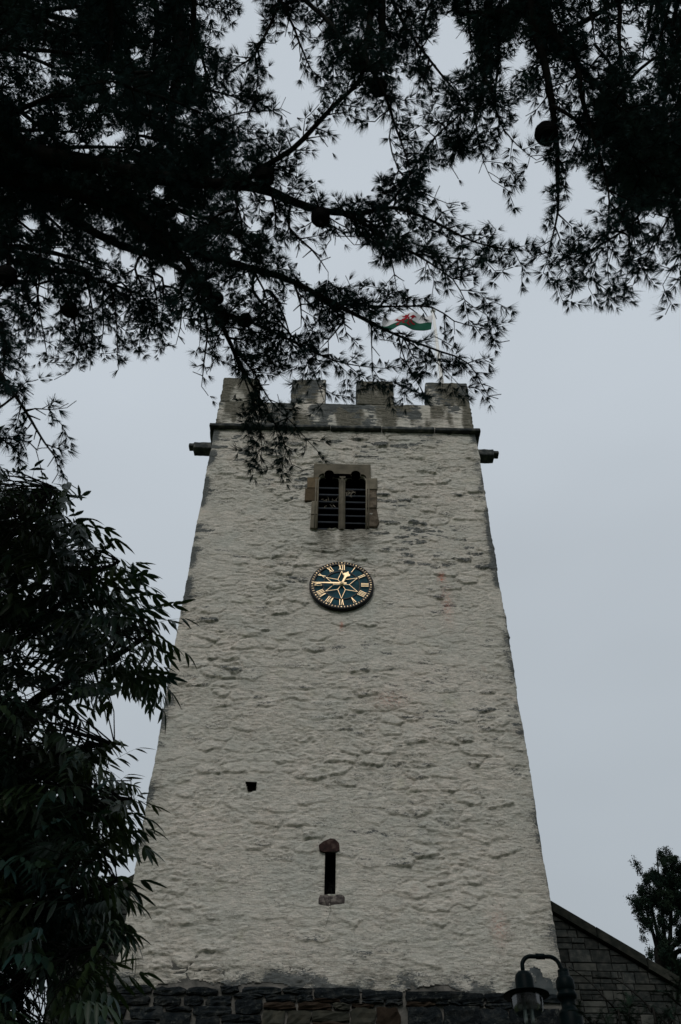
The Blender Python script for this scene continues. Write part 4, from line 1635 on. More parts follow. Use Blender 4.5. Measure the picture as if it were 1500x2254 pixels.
# ---- left cedar
tA = at(-420, 420, 6.5)
cedarA = empty("cedar_tree", (tA[0], tA[1], 0), "large dark cedar whose needle branches sweep in from the left over the battlements", "cedar tree")
near = 3.25
LA = [
    dict(ctrl=[(-150, 300, 4.4, 44), (120, 350, 4.0, 38), (280, 378, 3.8, 32), (400, 392, 3.6, 26), (560, 408, 3.4, 21), (640, 440, 3.35, 18), (700, 462, 3.3, 15), (790, 474, 3.25, 11), (870, 462, 3.2, 8), (960, 490, 3.15, 6), (1040, 528, 3.1, 4), (1130, 548, 3.1, 2)], attach=True, dens=1.25, twig=0.27, fuzz=1.3),
    dict(ctrl=[(-120, 330, 4.5, 40), (0, 390, 4.2, 36), (150, 420, 4.0, 30), (290, 470, 3.8, 26), (400, 535, 3.6, 20), (517, 577, 3.45, 16), (624, 610, 3.35, 13), (727, 666, 3.2, 10), (820, 713, 3.1, 8), (867, 734, 3.1, 6), (965, 769, 3.1, 4.5), (1030, 797, 3.1, 3), (1077, 871, 3.1, 1.5)], attach=True, dens=1.2, twig=0.25, fuzz=1.3),
    dict(ctrl=[(180, 430, 4.0, 28), (267, 457, 3.8, 24), (320, 497, 3.7, 22), (383, 540, 3.6, 19), (430, 600, 3.5, 16), (467, 653, 3.4, 14), (490, 717, 3.35, 11), (521, 787, 3.3, 8), (554, 848, 3.3, 6), (587, 905, 3.3, 4), (620, 960, 3.3, 3), (640, 1022, 3.3, 1.5)], dens=1.3, twig=0.23, fuzz=1.3),
    dict(ctrl=[(100, 450, 4.3, 20), (217, 513, 4.1, 17), (283, 543, 4.0, 15), (383, 580, 3.8, 11), (430, 640, 3.6, 8), (455, 720, 3.5, 5), (448, 800, 3.5, 3), (440, 850, 3.5, 1.5)], dens=1.1, twig=0.2),
    dict(ctrl=[(700, 652, 3.25, 8), (727, 666, 3.2, 7), (834, 676, 3.1, 5), (951, 672, 3.05, 3.5), (1002, 703, 3.05, 2.5), (1078, 722, 3.05, 1.2)], dens=1.1, twig=0.14),
    dict(ctrl=[(770, 474, 3.25, 9), (792, 484, 3.2, 8), (848, 531, 3.15, 6), (913, 559, 3.1, 4.5), (983, 563, 3.1, 3), (1100, 572, 3.1, 1.3)], dens=1.1, twig=0.15),
    dict(ctrl=[(880, 545, 3.15, 5), (913, 559, 3.1, 4.5), (993, 615, 3.1, 3), (1021, 661, 3.1, 2.2), (1072, 690, 3.1, 1.2)], dens=1.0, twig=0.12),
    dict(ctrl=[(483, 690, 3.35, 9), (530, 700, 3.3, 7), (587, 727, 3.3, 6), (680, 769, 3.25, 4.5), (764, 797, 3.2, 3), (850, 808, 3.2, 1.5)], dens=1.15, twig=0.15),
    dict(ctrl=[(540, 402, 3.4, 12), (583, 367, 3.35, 12), (640, 330, 3.3, 11), (687, 283, 3.3, 10), (740, 227, 3.3, 9), (783, 187, 3.3, 8), (797, 163, 3.3, 7), (806, 140, 3.3, 5)], dens=1.3, twig=0.2),
    dict(ctrl=[(560, 640, 3.4, 7), (600, 690, 3.35, 5), (640, 740, 3.35, 4), (690, 820, 3.35, 2.5), (715, 880, 3.3, 1.2)], dens=0.8, twig=0.12),
    dict(ctrl=[(520, 770, 3.3, 5), (560, 820, 3.3, 4), (590, 880, 3.3, 3), (650, 940, 3.3, 2), (700, 990, 3.3, 1.2)], dens=1.2, twig=0.12),
    dict(ctrl=[(510, 760, 3.3, 5), (540, 830, 3.3, 4), (560, 900, 3.3, 3), (572, 960, 3.3, 2), (574, 1010, 3.3, 1.2)], dens=1.0, twig=0.13),
    dict(ctrl=[(880, 738, 3.1, 4), (895, 790, 3.1, 2.5), (925, 850, 3.1, 1.8), (932, 880, 3.1, 1)], dens=0.5, twig=0.05),
    dict(ctrl=[(880, 735, 3.1, 4), (940, 775, 3.1, 3), (975, 810, 3.1, 2), (1010, 850, 3.1, 1)], dens=0.7, twig=0.08),
    dict(ctrl=[(820, 713, 3.1, 4), (822, 760, 3.1, 2.5), (822, 830, 3.1, 1)], dens=0.6, twig=0.06),
    dict(ctrl=[(385, -60, 5.2, 26), (393, 67, 5.0, 24), (398, 133, 4.8, 22), (388, 187, 4.7, 20), (378, 250, 4.6, 16), (372, 340, 4.5, 9), (380, 420, 4.4, 4)], attach=False, dens=1.2, twig=0.3),
    dict(ctrl=[(617, -60, 4.0, 8), (613, 0, 3.9, 7), (590, 60, 3.8, 6), (563, 110, 3.7, 5), (540, 135, 3.7, 4), (505, 160, 3.7, 2), (480, 200, 3.7, 1)], dens=0.9, twig=0.14),
    dict(ctrl=[(573, 95, 3.75, 4.5), (563, 125, 3.7, 3.5), (566, 170, 3.7, 3), (555, 230, 3.7, 2), (530, 300, 3.7, 1)], dens=0.9, twig=0.10),
    dict(ctrl=[(600, -60, 4.0, 8), (617, 0, 3.9, 7), (643, 60, 3.8, 5), (667, 107, 3.7, 4), (687, 150, 3.7, 2.5), (718, 175, 3.7, 1.2)], dens=0.9, twig=0.12),
    dict(ctrl=[(-200, 560, 3.9, 16), (-90, 690, 3.6, 12), (0, 820, 3.3, 8), (21, 854, 3.25, 7), (47, 894, 3.2, 6), (61, 913, 3.2, 6), (79, 943, 3.2, 5), (99, 973, 3.2, 4), (118, 999, 3.2, 3), (127, 1035, 3.2, 1.5)], attach=True, dens=1.0, twig=0.15),
    dict(ctrl=[(-60, 950, 3.3, 5), (0, 965, 3.2, 4), (50, 968, 3.2, 3.5), (80, 985, 3.2, 2), (98, 1060, 3.2, 1)], dens=0.7, twig=0.10),
    dict(ctrl=[(55, 905, 3.2, 4), (80, 898, 3.2, 3), (110, 902, 3.2, 2), (145, 898, 3.2, 1)], dens=0.7, twig=0.04),
    dict(ctrl=[(-80, 640, 4.0, 10), (-10, 690, 3.8, 7), (10, 760, 3.6, 5), (5, 840, 3.5, 2)], dens=1.6, twig=0.16),
    dict(ctrl=[(380, 390, 3.7, 5), (430, 300, 3.7, 4), (520, 250, 3.7, 3), (600, 240, 3.7, 2), (620, 235, 3.7, 1)], dens=1.0, twig=0.14),
    dict(ctrl=[(395, 400, 3.7, 5), (450, 330, 3.6, 4), (540, 310, 3.6, 3), (590, 300, 3.6, 1.5)], dens=1.2, twig=0.14),
]
# hanging shoots along the lower left edge
for (x, y, x2, y2) in ((60, 600, 108, 795), (135, 620, 178, 812), (150, 640, 190, 790), (235, 620, 262, 810), (228, 650, 215, 780), (270, 620, 335, 745), (300, 590, 340, 735), (90, 560, 60, 740), (190, 600, 200, 760),
                       (330, 560, 345, 715), (20, 560, 40, 730), (360, 610, 345, 730), (400, 640, 385, 760), (120, 600, 130, 760), (420, 590, 440, 760)):
    LA.append(dict(ctrl=[(x, y, 3.9, 5), ((x+x2)/2+6, (y+y2)/2, 3.8, 3), (x2, y2, 3.75, 1.2)], dens=0.8, twig=0.11, nl=0.040))
# dense crown further up on the left, further away
rr2 = random.Random(3)
for k in range(34):
    y0 = rr2.uniform(-80, 560)
    d = rr2.uniform(4.2, 6.6)
    x0 = rr2.uniform(-250, 60)
    L_ = rr2.uniform(250, 460)
    a_ = math.radians(rr2.uniform(-25, 45))
    x1, y1 = x0+L_*math.cos(a_), y0+L_*math.sin(a_)
    LA.append(dict(ctrl=[(x0, y0, d, 12), ((x0+x1)/2, (y0+y1)/2-15, d*0.96, 8), (min(x1, 470), min(y1, 660), d*0.92, 2.5)], dens=0.95, twig=0.32, nl=0.056, per=11, wid=0.0042, td=0.9))
for k in range(10):
    x0 = rr2.uniform(120, 430)
    d = rr2.uniform(4.5, 6.0)
    LA.append(dict(ctrl=[(x0, -90, d, 12), (x0+20, 60, d*0.97, 8), (x0+rr2.uniform(-40, 60), 240, d*0.93, 2.5)], dens=1.2, twig=0.3, nl=0.060, per=11, wid=0.0042))
for k in range(12):
    x0, y0 = rr2.uniform(380, 470), rr2.uniform(180, 560)
    d = rr2.uniform(3.6, 4.4)
    LA.append(dict(ctrl=[(x0-120, y0-40, d, 7), (x0, y0, d, 5), (x0+rr2.uniform(70, 160), y0+rr2.uniform(-30, 70), d*.97, 1.5)], dens=1.0, twig=0.2, nl=0.050))
for (a, b, c_, d_) in ((640, 500, 720, 600), (600, 420, 600, 520), (560, 590, 590, 690), (650, 620, 660, 720), (520, 430, 530, 540), (470, 480, 560, 560), (760, 690, 700, 770), (830, 500, 870, 640), (700, 480, 760, 520), (600, 640, 640, 760), (450, 620, 400, 700)):
    LA.append(dict(ctrl=[(a, b, 3.35, 6), ((a+c_)/2+8, (b+d_)/2, 3.3, 4), (c_, d_, 3.3, 1.3)], dens=1.3, twig=0.16))
nA = build_cedar(cedarA, (tA[0], tA[1]), 11.5, 0.34, LA, 5,
                 [(583, 388, 3.3, 40), (706, 476, 3.2, 40), (488, 700, 3.3, 34), (541, 703, 3.3, 30), (16, 605, 3.8, 42), (155, 680, 3.8, 32), (480, 655, 3.35, 26)])

# ---- right cedar
tB = (3.2, -17.2)
cedarB = empty("cedar_tree", (tB[0], tB[1], 0), "dark cedar rooted behind the viewer, its cone bearing boughs hanging into the top right", "cedar tree")
LB = [
    dict(ctrl=[(1110, -300, 4.0, 26), (1140, -100, 3.8, 22), (1165, 0, 3.7, 19), (1187, 100, 3.6, 17), (1203, 167, 3.5, 15), (1217, 240, 3.45, 13), (1227, 317, 3.4, 10), (1230, 400, 3.3, 8), (1231, 467, 3.2, 5), (1215, 550, 3.15, 2.5), (1200, 600, 3.1, 1.2)], attach=True, dens=1.05, twig=0.26, fuzz=1.2),
    dict(ctrl=[(1140, -120, 3.9, 18), (1187, 20, 3.7, 15), (1233, 87, 3.6, 14), (1263, 127, 3.5, 12), (1277, 187, 3.4, 10), (1293, 260, 3.4, 9), (1313, 317, 3.3, 7), (1333, 373, 3.3, 6), (1345, 440, 3.2, 4), (1340, 540, 3.2, 1.5)], attach=True, dens=1.2, twig=0.25),
    dict(ctrl=[(1218, 230, 3.45, 8), (1267, 257, 3.4, 7), (1300, 290, 3.4, 8), (1367, 327, 3.3, 7), (1417, 357, 3.3, 5), (1460, 420, 3.3, 3), (1500, 540, 3.3, 1.5)], dens=1.4, twig=0.22),
    dict(ctrl=[(1260, 120, 3.5, 10), (1330, 200, 3.5, 9), (1367, 240, 3.4, 7), (1420, 300, 3.4, 5), (1450, 380, 3.3, 2)], dens=1.5, twig=0.26),
    dict(ctrl=[(1640, 200, 3.8, 12), (1560, 280, 3.6, 9), (1500, 320, 3.5, 8), (1447, 357, 3.4, 6), (1400, 400, 3.3, 4), (1370, 470, 3.3, 2)], dens=1.3, twig=0.24),
    dict(ctrl=[(1480, 200, 3.7, 6), (1440, 230, 3.6, 5), (1377, 260, 3.5, 4), (1317, 277, 3.5, 2)], dens=1.4, twig=0.2),
    dict(ctrl=[(1430, 440, 3.3, 5), (1393, 490, 3.2, 5), (1347, 523, 3.2, 4), (1300, 547, 3.15, 3), (1260, 567, 3.1, 2), (1223, 620, 3.1, 1)], dens=1.0, twig=0.12),
    dict(ctrl=[(1500, 430, 3.3, 5), (1460, 500, 3.2, 3.5), (1430, 550, 3.2, 2.5), (1393, 625, 3.2, 1)], dens=0.9, twig=0.10),
    dict(ctrl=[(1540, 480, 3.3, 4), (1500, 555, 3.2, 2.5), (1460, 625, 3.2, 1)], dens=0.9, twig=0.08),
    dict(ctrl=[(1345, 480, 3.2, 4), (1342, 540, 3.2, 2.5), (1342, 610, 3.2, 1)], dens=0.6, twig=0.05),
    dict(ctrl=[(1390, 520, 3.2, 4), (1388, 570, 3.2, 2.5), (1378, 625, 3.2, 1)], dens=0.7, twig=0.06),
    dict(ctrl=[(1320, 560, 3.2, 3), (1305, 590, 3.2, 2), (1297, 630, 3.2, 1)], dens=0.7, twig=0.05),
    dict(ctrl=[(1075, -140, 4.0, 14), (1072, 40, 3.8, 11), (1066, 150, 3.6, 8), (1055, 240, 3.5, 4), (1030, 310, 3.4, 1.5)], attach=True, dens=1.3, twig=0.22, fuzz=1.3),
    dict(ctrl=[(1072, 170, 3.5, 5), (1087, 217, 3.4, 4), (1110, 283, 3.4, 3), (1150, 327, 3.35, 2), (1180, 350, 3.35, 1)], dens=0.9, twig=0.11),
    dict(ctrl=[(1045, 240, 3.5, 4), (1053, 283, 3.4, 3), (1067, 350, 3.4, 2), (1085, 395, 3.4, 1)], dens=0.8, twig=0.08),
    dict(ctrl=[(1000, 240, 3.5, 4), (985, 290, 3.5, 3), (1003, 330, 3.5, 1.5)], dens=1.1, twig=0.12),
    dict(ctrl=[(800, -200, 4.2, 20), (822, -60, 3.8, 15), (817, 33, 3.6, 12), (810, 117, 3.4, 10), (827, 160, 3.35, 9), (850, 213, 3.3, 6), (867, 277, 3.3, 5), (890, 343, 3.25, 3.5), (905, 410, 3.2, 1.5)], attach=True, dens=1.0, twig=0.22),
    dict(ctrl=[(845, -90, 3.9, 12), (842, 0, 3.7, 16), (840, 80, 3.6, 14), (838, 150, 3.5, 6), (833, 200, 3.4, 2)], dens=1.7, twig=0.16, fuzz=1.5),
    dict(ctrl=[(850, -60, 3.9, 9), (867, 0, 3.8, 8), (900, 67, 3.7, 6), (950, 140, 3.5, 5), (1000, 200, 3.4, 3), (1040, 235, 3.4, 1)], dens=1.3, twig=0.18),
    dict(ctrl=[(1030, 235, 3.4, 3), (1000, 262, 3.4, 4), (960, 300, 3.35, 4), (893, 393, 3.3, 5), (867, 433, 3.25, 6), (833, 467, 3.2, 6)], dens=1.4, twig=0.18),
    dict(ctrl=[(860, 300, 3.3, 3), (880, 370, 3.3, 3), (930, 420, 3.2, 3), (985, 445, 3.2, 1)], dens=1.3, twig=0.16),
    dict(ctrl=[(1000, -100, 4.2, 8), (960, -20, 4.0, 6), (930, 40, 3.9, 5), (925, 100, 3.8, 2)], dens=1.3, twig=0.2),
    dict(ctrl=[(760, -100, 4.2, 8), (770, 0, 4.0, 6), (760, 60, 3.9, 4), (745, 130, 3.8, 1.5)], dens=1.3, twig=0.18),
    dict(ctrl=[(700, -100, 4.2, 8), (730, -10, 4.0, 6), (725, 50, 3.9, 4), (722, 120, 3.8, 1.5)], dens=0.9, twig=0.13),
    dict(ctrl=[(1030, -80, 4.2, 8), (1030, 20, 4.0, 6), (1035, 110, 3.8, 2)], dens=1.4, twig=0.2),
]
for k in range(17):
    x0, y0 = rr2.uniform(1100, 1560), rr2.uniform(-220, 60)
    d = rr2.uniform(4.0, 6.0)
    ln = rr2.uniform(150, 330)*(0.6+0.7*max(0, (x0-1000)/500))
    a_ = math.radians(rr2.uniform(60, 115))
    LB.append(dict(ctrl=[(x0, y0, d, 10), (x0+ln*.5*math.cos(a_), y0+ln*.5*math.sin(a_), d*0.97, 7), (x0+ln*math.cos(a_), y0+ln*math.sin(a_), d*0.93, 2)], dens=0.9, twig=0.28, nl=0.056, per=11, wid=0.0042))
for k in range(16):
    x0, y0 = rr2.uniform(1330, 1560), rr2.uniform(120, 400)
    d = rr2.uniform(3.6, 4.6)
    LB.append(dict(ctrl=[(x0, y0, d, 6), (x0-20, y0+50, d, 4), (x0+rr2.uniform(-80, 60), y0+rr2.uniform(80, 130), d*.97, 1.5)], dens=1.1, twig=0.22, nl=0.050))
nB = build_cedar(cedarB, tB, 13, 0.36, LB, 9, [(790, 137, 3.4, 34), (833, 190, 3.4, 37), (1202, 291, 3.4, 46)])

# ------------------------------------------------------------------ broadleaf tree with drooping pinnate leaves
tL = at(-260, 1700, 5.6)
btree = empty("broadleaf_tree", (tL[0], tL[1], 0), "bushy broadleaf tree with drooping feathered leaves at the left edge, partly over the tower", "tree")
q = MB()
q.tube([(tL[0]+0.1*math.sin(z), tL[1]+0.06*math.cos(z*1.3), z) for z in np.linspace(0, 6.2, 14)], list(np.linspace(0.16, 0.05, 14)), 12)
q.build("trunk", M_BARK, btree, True)
CROWN = [(-200, 1020), (0, 1030), (30, 1045), (120, 1075), (140, 1120), (190, 1135), (200, 1185), (255, 1215), (310, 1250), (285, 1300), (335, 1345), (375, 1395), (365, 1455), (325, 1515), (240, 1540), (195, 1570), (165, 1625), (240, 1645), (255, 1700),
         (300, 1720), (290, 1770), (300, 1850), (255, 1925), (262, 2050), (235, 2120), (190, 2254), (180, 2400), (-200, 2400)]
BGAPS = [(15, 1300, 16, 10), (40, 1450, 30, 20), (110, 1475, 40, 16), (60, 1530, 50, 18), (120, 1590, 40, 14), (176, 1757, 18, 12), (45, 1625, 30, 8), (210, 1590, 30, 30), (260, 1600, 50, 45), (190, 1990, 14, 10), (30, 2110, 22, 30), (70, 2200, 60, 40), (10, 2160, 20, 40), (230, 1880, 14, 18), (255, 1900, 14, 20), (150, 1560, 20, 14)]
limbsB = [[(-200, 1780, 5.6), (0, 1600, 5.3), (150, 1500, 5.0), (270, 1430, 4.8), (345, 1390, 4.6)], [(-200, 1880, 5.6), (-40, 1750, 5.3), (100, 1670, 5.0), (200, 1640, 4.8), (250, 1630, 4.6)],
          [(-220, 1650, 5.6), (-60, 1480, 5.4), (80, 1380, 5.1), (180, 1280, 4.9), (270, 1235, 4.7)], [(-220, 1600, 5.6), (-80, 1380, 5.5), (20, 1220, 5.2), (80, 1120, 5.0), (120, 1075, 4.8)],
          [(-200, 2000, 5.4), (-20, 1900, 5.1), (120, 1820, 4.8), (220, 1780, 4.6), (290, 1765, 4.4)], [(-200, 2150, 5.3), (0, 2050, 5.0), (120, 2000, 4.7), (210, 1960, 4.5), (265, 1940, 4.4)],
          [(-200, 2300, 5.2), (-20, 2200, 5.0), (100, 2130, 4.7), (200, 2090, 4.5), (245, 2080, 4.4)], [(-200, 1850, 5.8), (-20, 1700, 6.2), (100, 1560, 6.4), (230, 1500, 6.4)],
          [(-200, 1700, 5.8), (-40, 1500, 6.2), (40, 1350, 6.3), (150, 1220, 6.3)], [(-200, 2100, 5.6), (0, 2000, 6.0), (120, 1900, 6.2), (220, 1850, 6.2)]]
LP_ = []
for L in limbsB:
    C = [tuple(at(a, b, d))+(r_b,) for (a, b, d), r_b in zip(L, np.linspace(0.035, 0.007, len(L)))]
    f = np.array(C[0][:3])
    C = [(tL[0], tL[1], max(1.0, min(5.5, f[2]-0.35)), 0.05)]+C
    P = smooth_path(C, 0.06)
    P[:, :3] += 0.02*np.stack([fbm(np.arange(len(P))*0.2, np.full(len(P), k*3.0+L[0][1]), None, 3) for k in range(3)], 1)
    q = MB()
    q.tube(P[:, :3], P[:, 3], 8)
    q.build("branch", M_BARK, btree, True)
    LP_.append(P[:, :3])
LPA = np.vstack(LP_)


def leaf_mesh(seed):
    """pinnate leaf: rachis along +x, arching down; leaflets hang"""
    r = random.Random(seed)
    v, f = [], []
    Lr = 0.30*r.uniform(0.85, 1.15)
    n = r.choice((5, 6, 6, 7))
    drp = r.uniform(0.25, 0.7)

    def rp(t):
        return np.array([Lr*t*(1-0.12*t*drp), 0.02*math.sin(t*3+seed), -drp*Lr*0.5*t*t])
    # rachis: three-sided thin tube
    for i in range(5):
        p = rp(i/4)
        w_ = 0.0020*(1-0.6*i/4)
        v += [p+np.array([0, w_, 0]), p+np.array([0, -w_, 0]), p+np.array([0, 0, w_*1.5])]
    for i in range(4):
        for k in range(3):
            a, b = i*3+k, i*3+(k+1) % 3
            f.append((a, b, b+3, a+3))

    def leaflet(p, d, L, W, nrm):
        d = unit(d)
        s_ = unit(np.cross(d, nrm))
        nn = np.cross(s_, d)
        b = len(v)
        cv = r.uniform(-0.25, 0.3)
        pts = []
        for t, wf in ((0.0, 0.08), (0.22, 0.85), (0.5, 1.0), (0.78, 0.62), (1.0, 0.0)):
            c = p+d*L*t+nn*cv*L*t*t*0.6+np.array([0, 0, -0.18*L*t*t])
            pts.append((c, wf*W))
        for c, w_ in pts[:-1]:
            v.append(c+s_*w_+nn*w_*0.35)
            v.append(c)
            v.append(c-s_*w_+nn*w_*0.35)
        v.append(pts[-1][0])
        for i in range(3):
            a = b+i*3
            f.append((a, a+1, a+4, a+3))
            f.append((a+1, a+2, a+5, a+4))
        a = b+9
        t = b+12
        f.append((a, a+1, t))
        f.append((a+1, a+2, t))
    for i in range(n):
        t = 0.16+0.80*i/(n-1)*0.98
        p = rp(t)
        for sd_ in (-1, 1):
            if r.random() < 0.06:
                continue
            hang = r.uniform(0.8, 1.9)
            d = np.array([0.55+0.25*t, sd_*0.62, -hang])
            sz = (0.100-0.03*abs(t-0.5)*1.4)*r.uniform(0.85, 1.12)
            leaflet(p, d, sz, 0.0132*r.uniform(.85, 1.2), np.array([0.5, 0.2*sd_, 1.0]))
    leaflet(rp(1.0), np.array([0.8, r.uniform(-.2, .2), -0.7]), 0.11, 0.0106, np.array([0.5, 0.0, 1.0]))
    return np.array(v), f


LV = [leaf_mesh(s) for s in range(7)]
leafme = []
for i, (v, f) in enumerate(LV):
    me = bpy.data.meshes.new("leaf")
    me.from_pydata([tuple(p) for p in v], [], f)
    me.polygons.foreach_set('use_smooth', [True]*len(me.polygons))
    me.materials.append(M_LEAF)
    leafme.append(me)
rl = random.Random(17)
leaves = []
twg = MB()
tries = 0
CP = np.array(CROWN, float)
CROWN = [(a_-(30 if b_ > 1560 else 34 if b_ > 1280 else 20) if a_ > 0 else a_, b_) for a_, b_ in CROWN]
while len(leaves) < 1500 and tries < 30000:
    tries += 1
    u, v = rl.uniform(-190, 400), rl.uniform(1020, 2390)
    if not bool(inside_poly(np.array([u]), np.array([v]), CROWN)[0]):
        continue
    d = rl.uniform(4.2, 6.6) if len(leaves) > 420 else rl.uniform(4.45, 5.2)
    p = at(u, v, d)
    k = int(np.argmin(np.sum((LPA-p)**2, 1)))
    b = LPA[k]
    if np.linalg.norm(b-p) > (0.42 if u > 60 else 0.7):
        continue
    outw = unit((p-b)*np.array([1, 1, 0.6])+1e-4)
    az = math.atan2(outw[1], outw[0])+rl.gauss(0, 0.7)
    if rl.random() < 0.35:
        az = rl.gauss(-0.2, 0.8)
    pit = rl.gauss(0.12, 0.3)
    sc = rl.uniform(0.75, 1.12)
    # where the leaf tip falls
    tipd = np.array([math.cos(az)*math.cos(pit), math.sin(az)*math.cos(pit), math.sin(pit)])
    mid = p+tipd*0.16*sc+np.array([0, 0, -0.05])
    mu, mv = to_px(mid)
    if any(((mu-a)/(b_+8))**2+((mv-c_)/(d_+10))**2 < 1 for a, c_, b_, d_ in BGAPS) and rl.random() < 0.93:
        continue
    if not bool(inside_poly(np.array([mu-30.]), np.array([mv-14.]), CROWN)[0]):
        continue
    M = Matrix.Translation(Vector(p)) @ Matrix.Rotation(az, 4, 'Z') @ Matrix.Rotation(-pit, 4, 'Y') @ Matrix.Rotation(rl.gauss(0, 0.35), 4, 'X') @ Matrix.Scale(sc, 4)
    leaves.append((float(np.linalg.norm(p-CAM)) + (3 if not (-20 < mu < 500 and 1000 < mv < 2260) else 0), M, rl.randrange(7)))
    m1 = (b+p)/2+np.array([rl.gauss(0, .02), rl.gauss(0, .02), 0.03])
    twg.tube([b, m1, p], [0.004, 0.003, 0.002], 4, False)
tag(twg.build("twigs", M_BARK, btree, True), kind='stuff')
leaves.sort(key=lambda q: q[0])
offL = Matrix.Translation(-Vector(btree.location))
for dd, M, k in leaves[:290]:
    o = bpy.data.objects.new("leaf", leafme[k])
    COL.objects.link(o)
    o.parent = btree
    o.matrix_local = offL @ M
VV, FQ, FT, bse = [], [], [], 0
for dd, M, k in leaves[290:]:
    v, f = LV[k]
    A = np.array(offL @ M)
    VV.append(v @ A[:3, :3].T + A[:3, 3])
    for q_ in f:
        if len(q_) == 4:
            FT.append((q_[0]+bse, q_[1]+bse, q_[2]+bse))
            FT.append((q_[0]+bse, q_[2]+bse, q_[3]+bse))
        else:
            FT.append(tuple(i+bse for i in q_))
    bse += len(v)
me = np_mesh("crown", np.vstack(VV), np.array(FT), 3, True)
tag(link("crown", me, M_LEAF, btree), kind='stuff')


# ------------------------------------------------------------------ far tree at right
def far_tree():
    base = onY(1475, 2000, 16.0)
    t = empty("evergreen_tree", (base[0], 16.0, 0), "slender dark evergreen tree standing behind the sloping church roof at right", "tree")
    g = np.random.default_rng(4)
    mbt = MB()
    tips = []
    ctr = [(1500, 2260), (1490, 2110)]
    # stems rising and fanning
    stems = [((1478, 2200), (1462, 2050), (1452, 1950), (1446, 1872)), ((1482, 2200), (1476, 2060), (1480, 1960), (1478, 1892)), ((1490, 2200), (1500, 2060), (1512, 1960), (1505, 1905)),
             ((1474, 2200), (1445, 2080), (1425, 2010), (1412, 1965)), ((1495, 2200), (1520, 2080), (1545, 1980), (1550, 1920)), ((1470, 2200), (1452, 2080), (1434, 1990), (1428, 1925))]
    cl = []
    for si, s_ in enumerate(stems):
        C = [tuple(onY(a, b, 16.0+g.uniform(-.8, .8)))+(r,) for (a, b), r in zip(s_, (0.10, 0.07, 0.04, 0.012))]
        C = [(base[0]+0.05*si-0.1, 16.0, 0.0, 0.16)]+C
        P = smooth_path(C, 0.25)
        mbt.tube(P[:, :3], P[:, 3], 7)
    EV = [(1452, 1862), (1462, 1885), (1472, 1895), (1480, 1885), (1490, 1905), (1530, 1900), (1600, 1960), (1600, 2200), (1440, 2200), (1432, 2080), (1420, 2030), (1400, 2010), (1402, 1990), (1385, 1980), (1402, 1974), (1412, 1955), (1424, 1925), (1438, 1905), (1446, 1885)]
    for k in range(1500):
        a_, b_ = g.uniform(1380, 1600), g.uniform(1860, 2200)
        if not bool(inside_poly(np.array([a_]), np.array([b_]), EV)[0]):
            continue
        p = np.array(onY(a_, b_, 16.0+g.uniform(-.9, .9)))
        az = g.uniform(0, 2*PI)
        d = np.array([math.cos(az), math.sin(az), 0.9])
        L = g.uniform(0.12, 0.34)
        for q_ in range(5):
            d = d+np.array([0, 0, -0.5])
            p = p+unit(d)*L/5
            for z_ in range(6):
                cl.append(p+g.normal(size=3)*0.03)
    # a loose shoot sticking out on the left, plus a drooping one
    for path in (((1440, 1960), (1412, 1925), (1400, 1898), (1393, 1893)), ((1430, 2010), (1405, 1985), (1380, 1978)), ((1400, 1898), (1402, 1912), (1404, 1928))):
        C = [tuple(onY(a, b, 16.0))+(0.02,) for a, b in path]
        P = smooth_path(C, 0.05)
        mbt.tube(P[:, :3], 0.013, 4)
        for p in P[len(P)//4:]:
            for z_ in range(4):
                cl.append(p[:3]+g.normal(size=3)*np.array([.05, .05, .06]))
    mbt.build("trunk", M_BARK, t, True)
    cl = np.array(cl)
    # carve vertical gaps low down so sky shows between the stems
    u, v = to_px(cl)
    nz = fbm(u/26.0, v/60.0, None, 2, 3)
    nz2 = fbm(u/14.0, v/20.0, None, 2, 5)
    nz3 = fbm(u/9.0, v/40.0, None, 2, 8)
    keep = ~((v > 2000) & (nz3 > 0.22)) & ~(nz2 > 0.30)
    cl = cl[keep]
    per_ = 5
    B = np.repeat(cl, per_, 0)+g.normal(size=(len(cl)*per_, 3))*0.05
    d = g.normal(size=B.shape)
    d[:, 2] -= 0.6
    d /= np.linalg.norm(d, axis=1, keepdims=True)
    s_ = np.cross(d, g.normal(size=B.shape))
    s_ /= np.linalg.norm(s_, axis=1, keepdims=True)
    L = g.uniform(0.05, 0.12, len(B))[:, None]
    V = np.stack([B-s_*0.015, B+s_*0.015, B+d*L], 1).reshape(-1, 3)-np.array(t.location)
    me = np_mesh("foliage", V, np.arange(len(V)).reshape(-1, 3), 3)
    tag(link("foliage", me, M_CYP, t), kind='stuff')


far_tree()


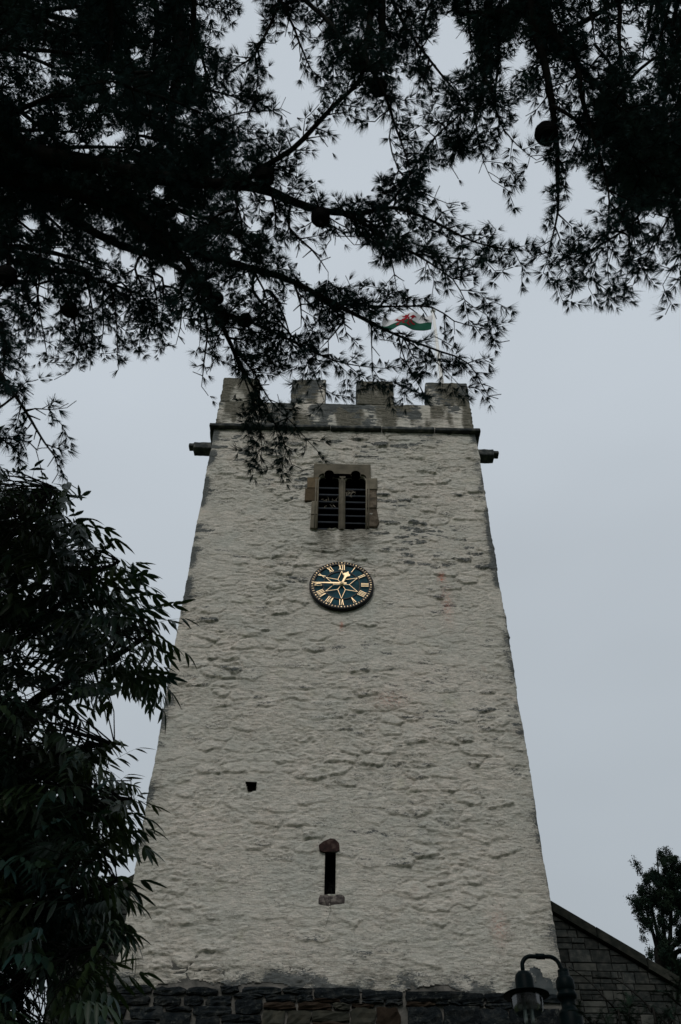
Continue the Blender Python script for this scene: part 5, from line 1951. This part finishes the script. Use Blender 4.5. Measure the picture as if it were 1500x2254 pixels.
# ------------------------------------------------------------------ shrub at lower right
def shrub():
    base = onY(1400, 2254, CAM[1]+7.2)
    y0 = CAM[1]+7.2
    t = empty("shrub", (base[0], y0, 0), "feathery evergreen shrub with long arching stems in the bottom right corner", "shrub")
    g = random.Random(8)
    V = []
    stems = [[(1376, 2300), (1362, 2235), (1335, 2200), (1295, 2158), (1252, 2128)], [(1450, 2300), (1432, 2225), (1400, 2188), (1360, 2158), (1312, 2148)],
             [(1330, 2320), (1318, 2270), (1300, 2250), (1275, 2225)], [(1480, 2300), (1485, 2240), (1492, 2190), (1500, 2140)], [(1420, 2320), (1412, 2270), (1385, 2235), (1345, 2222)],
             [(1500, 2320), (1470, 2260), (1440, 2225), (1420, 2215)], [(1390, 2320), (1392, 2270), (1385, 2230), (1390, 2200)], [(1520, 2300), (1520, 2240), (1470, 2190), (1440, 2180)],
             [(1350, 2330), (1345, 2280), (1330, 2240), (1320, 2226)], [(1560, 2320), (1540, 2230), (1510, 2160), (1490, 2120)], [(1300, 2340), (1305, 2290), (1345, 2262), (1360, 2250)], [(1440, 2340), (1440, 2290), (1455, 2250), (1470, 2235)]]
    for si, s_ in enumerate(stems):
        C = [tuple(onY(a, b, y0+g.uniform(-.25, .25)))+(r,) for (a, b), r in zip(s_, np.linspace(0.010, 0.0025, len(s_)))]
        C = [(base[0]+g.uniform(-.12, .12), y0+g.uniform(-.1, .1), 0.0, 0.02), (base[0]+g.uniform(-.2, .2), y0, 1.4, 0.015)]+C
        P = smooth_path(C, 0.03)
        q = MB()
        q.tube(P[:, :3], P[:, 3], 6)
        o = q.build("stem", M_BARK, t, True)
        V = []
        for i in range(1, len(P)):
            if P[i][2] < 3.0:
                continue
            T = unit(P[i][:3]-P[i-1][:3])
            low = si > 1
            for k in range(2 if low else 1):
                if not low and g.random() < 0.75:
                    continue
                d = unit(T*0.6+np.array([g.gauss(0, .8), g.gauss(0, .8), g.gauss(0.1, .5)]))
                L = g.uniform(0.05, 0.19) if low else g.uniform(0.015, 0.05)
                n = int(L/0.008)
                S_ = unit(np.cross(d, [g.gauss(0, .3), g.gauss(0, .3), 1]))
                for j in range(n):
                    p = P[i][:3]+d*L*j/n+np.array([0, 0, -0.25*(L*j/n)**2/0.1])
                    for sg in (-1, 1):
                        e_ = unit(S_*sg+d*0.6+np.array([0, 0, g.gauss(0, .15)]))
                        ll = 0.026*(1-0.5*j/n)
                        w_ = d*0.0022
                        V += [p-w_, p+w_, p+e_*ll]
        if V:
            V = np.array(V)-np.array(t.location)
            me = np_mesh("foliage", V, np.arange(len(V)).reshape(-1, 3), 3)
            tag(link("foliage", me, M_CYP, o), kind='stuff')


shrub()
print("needle tris", nA, nB, "nave stones", ccount, "leaves", len(leaves))
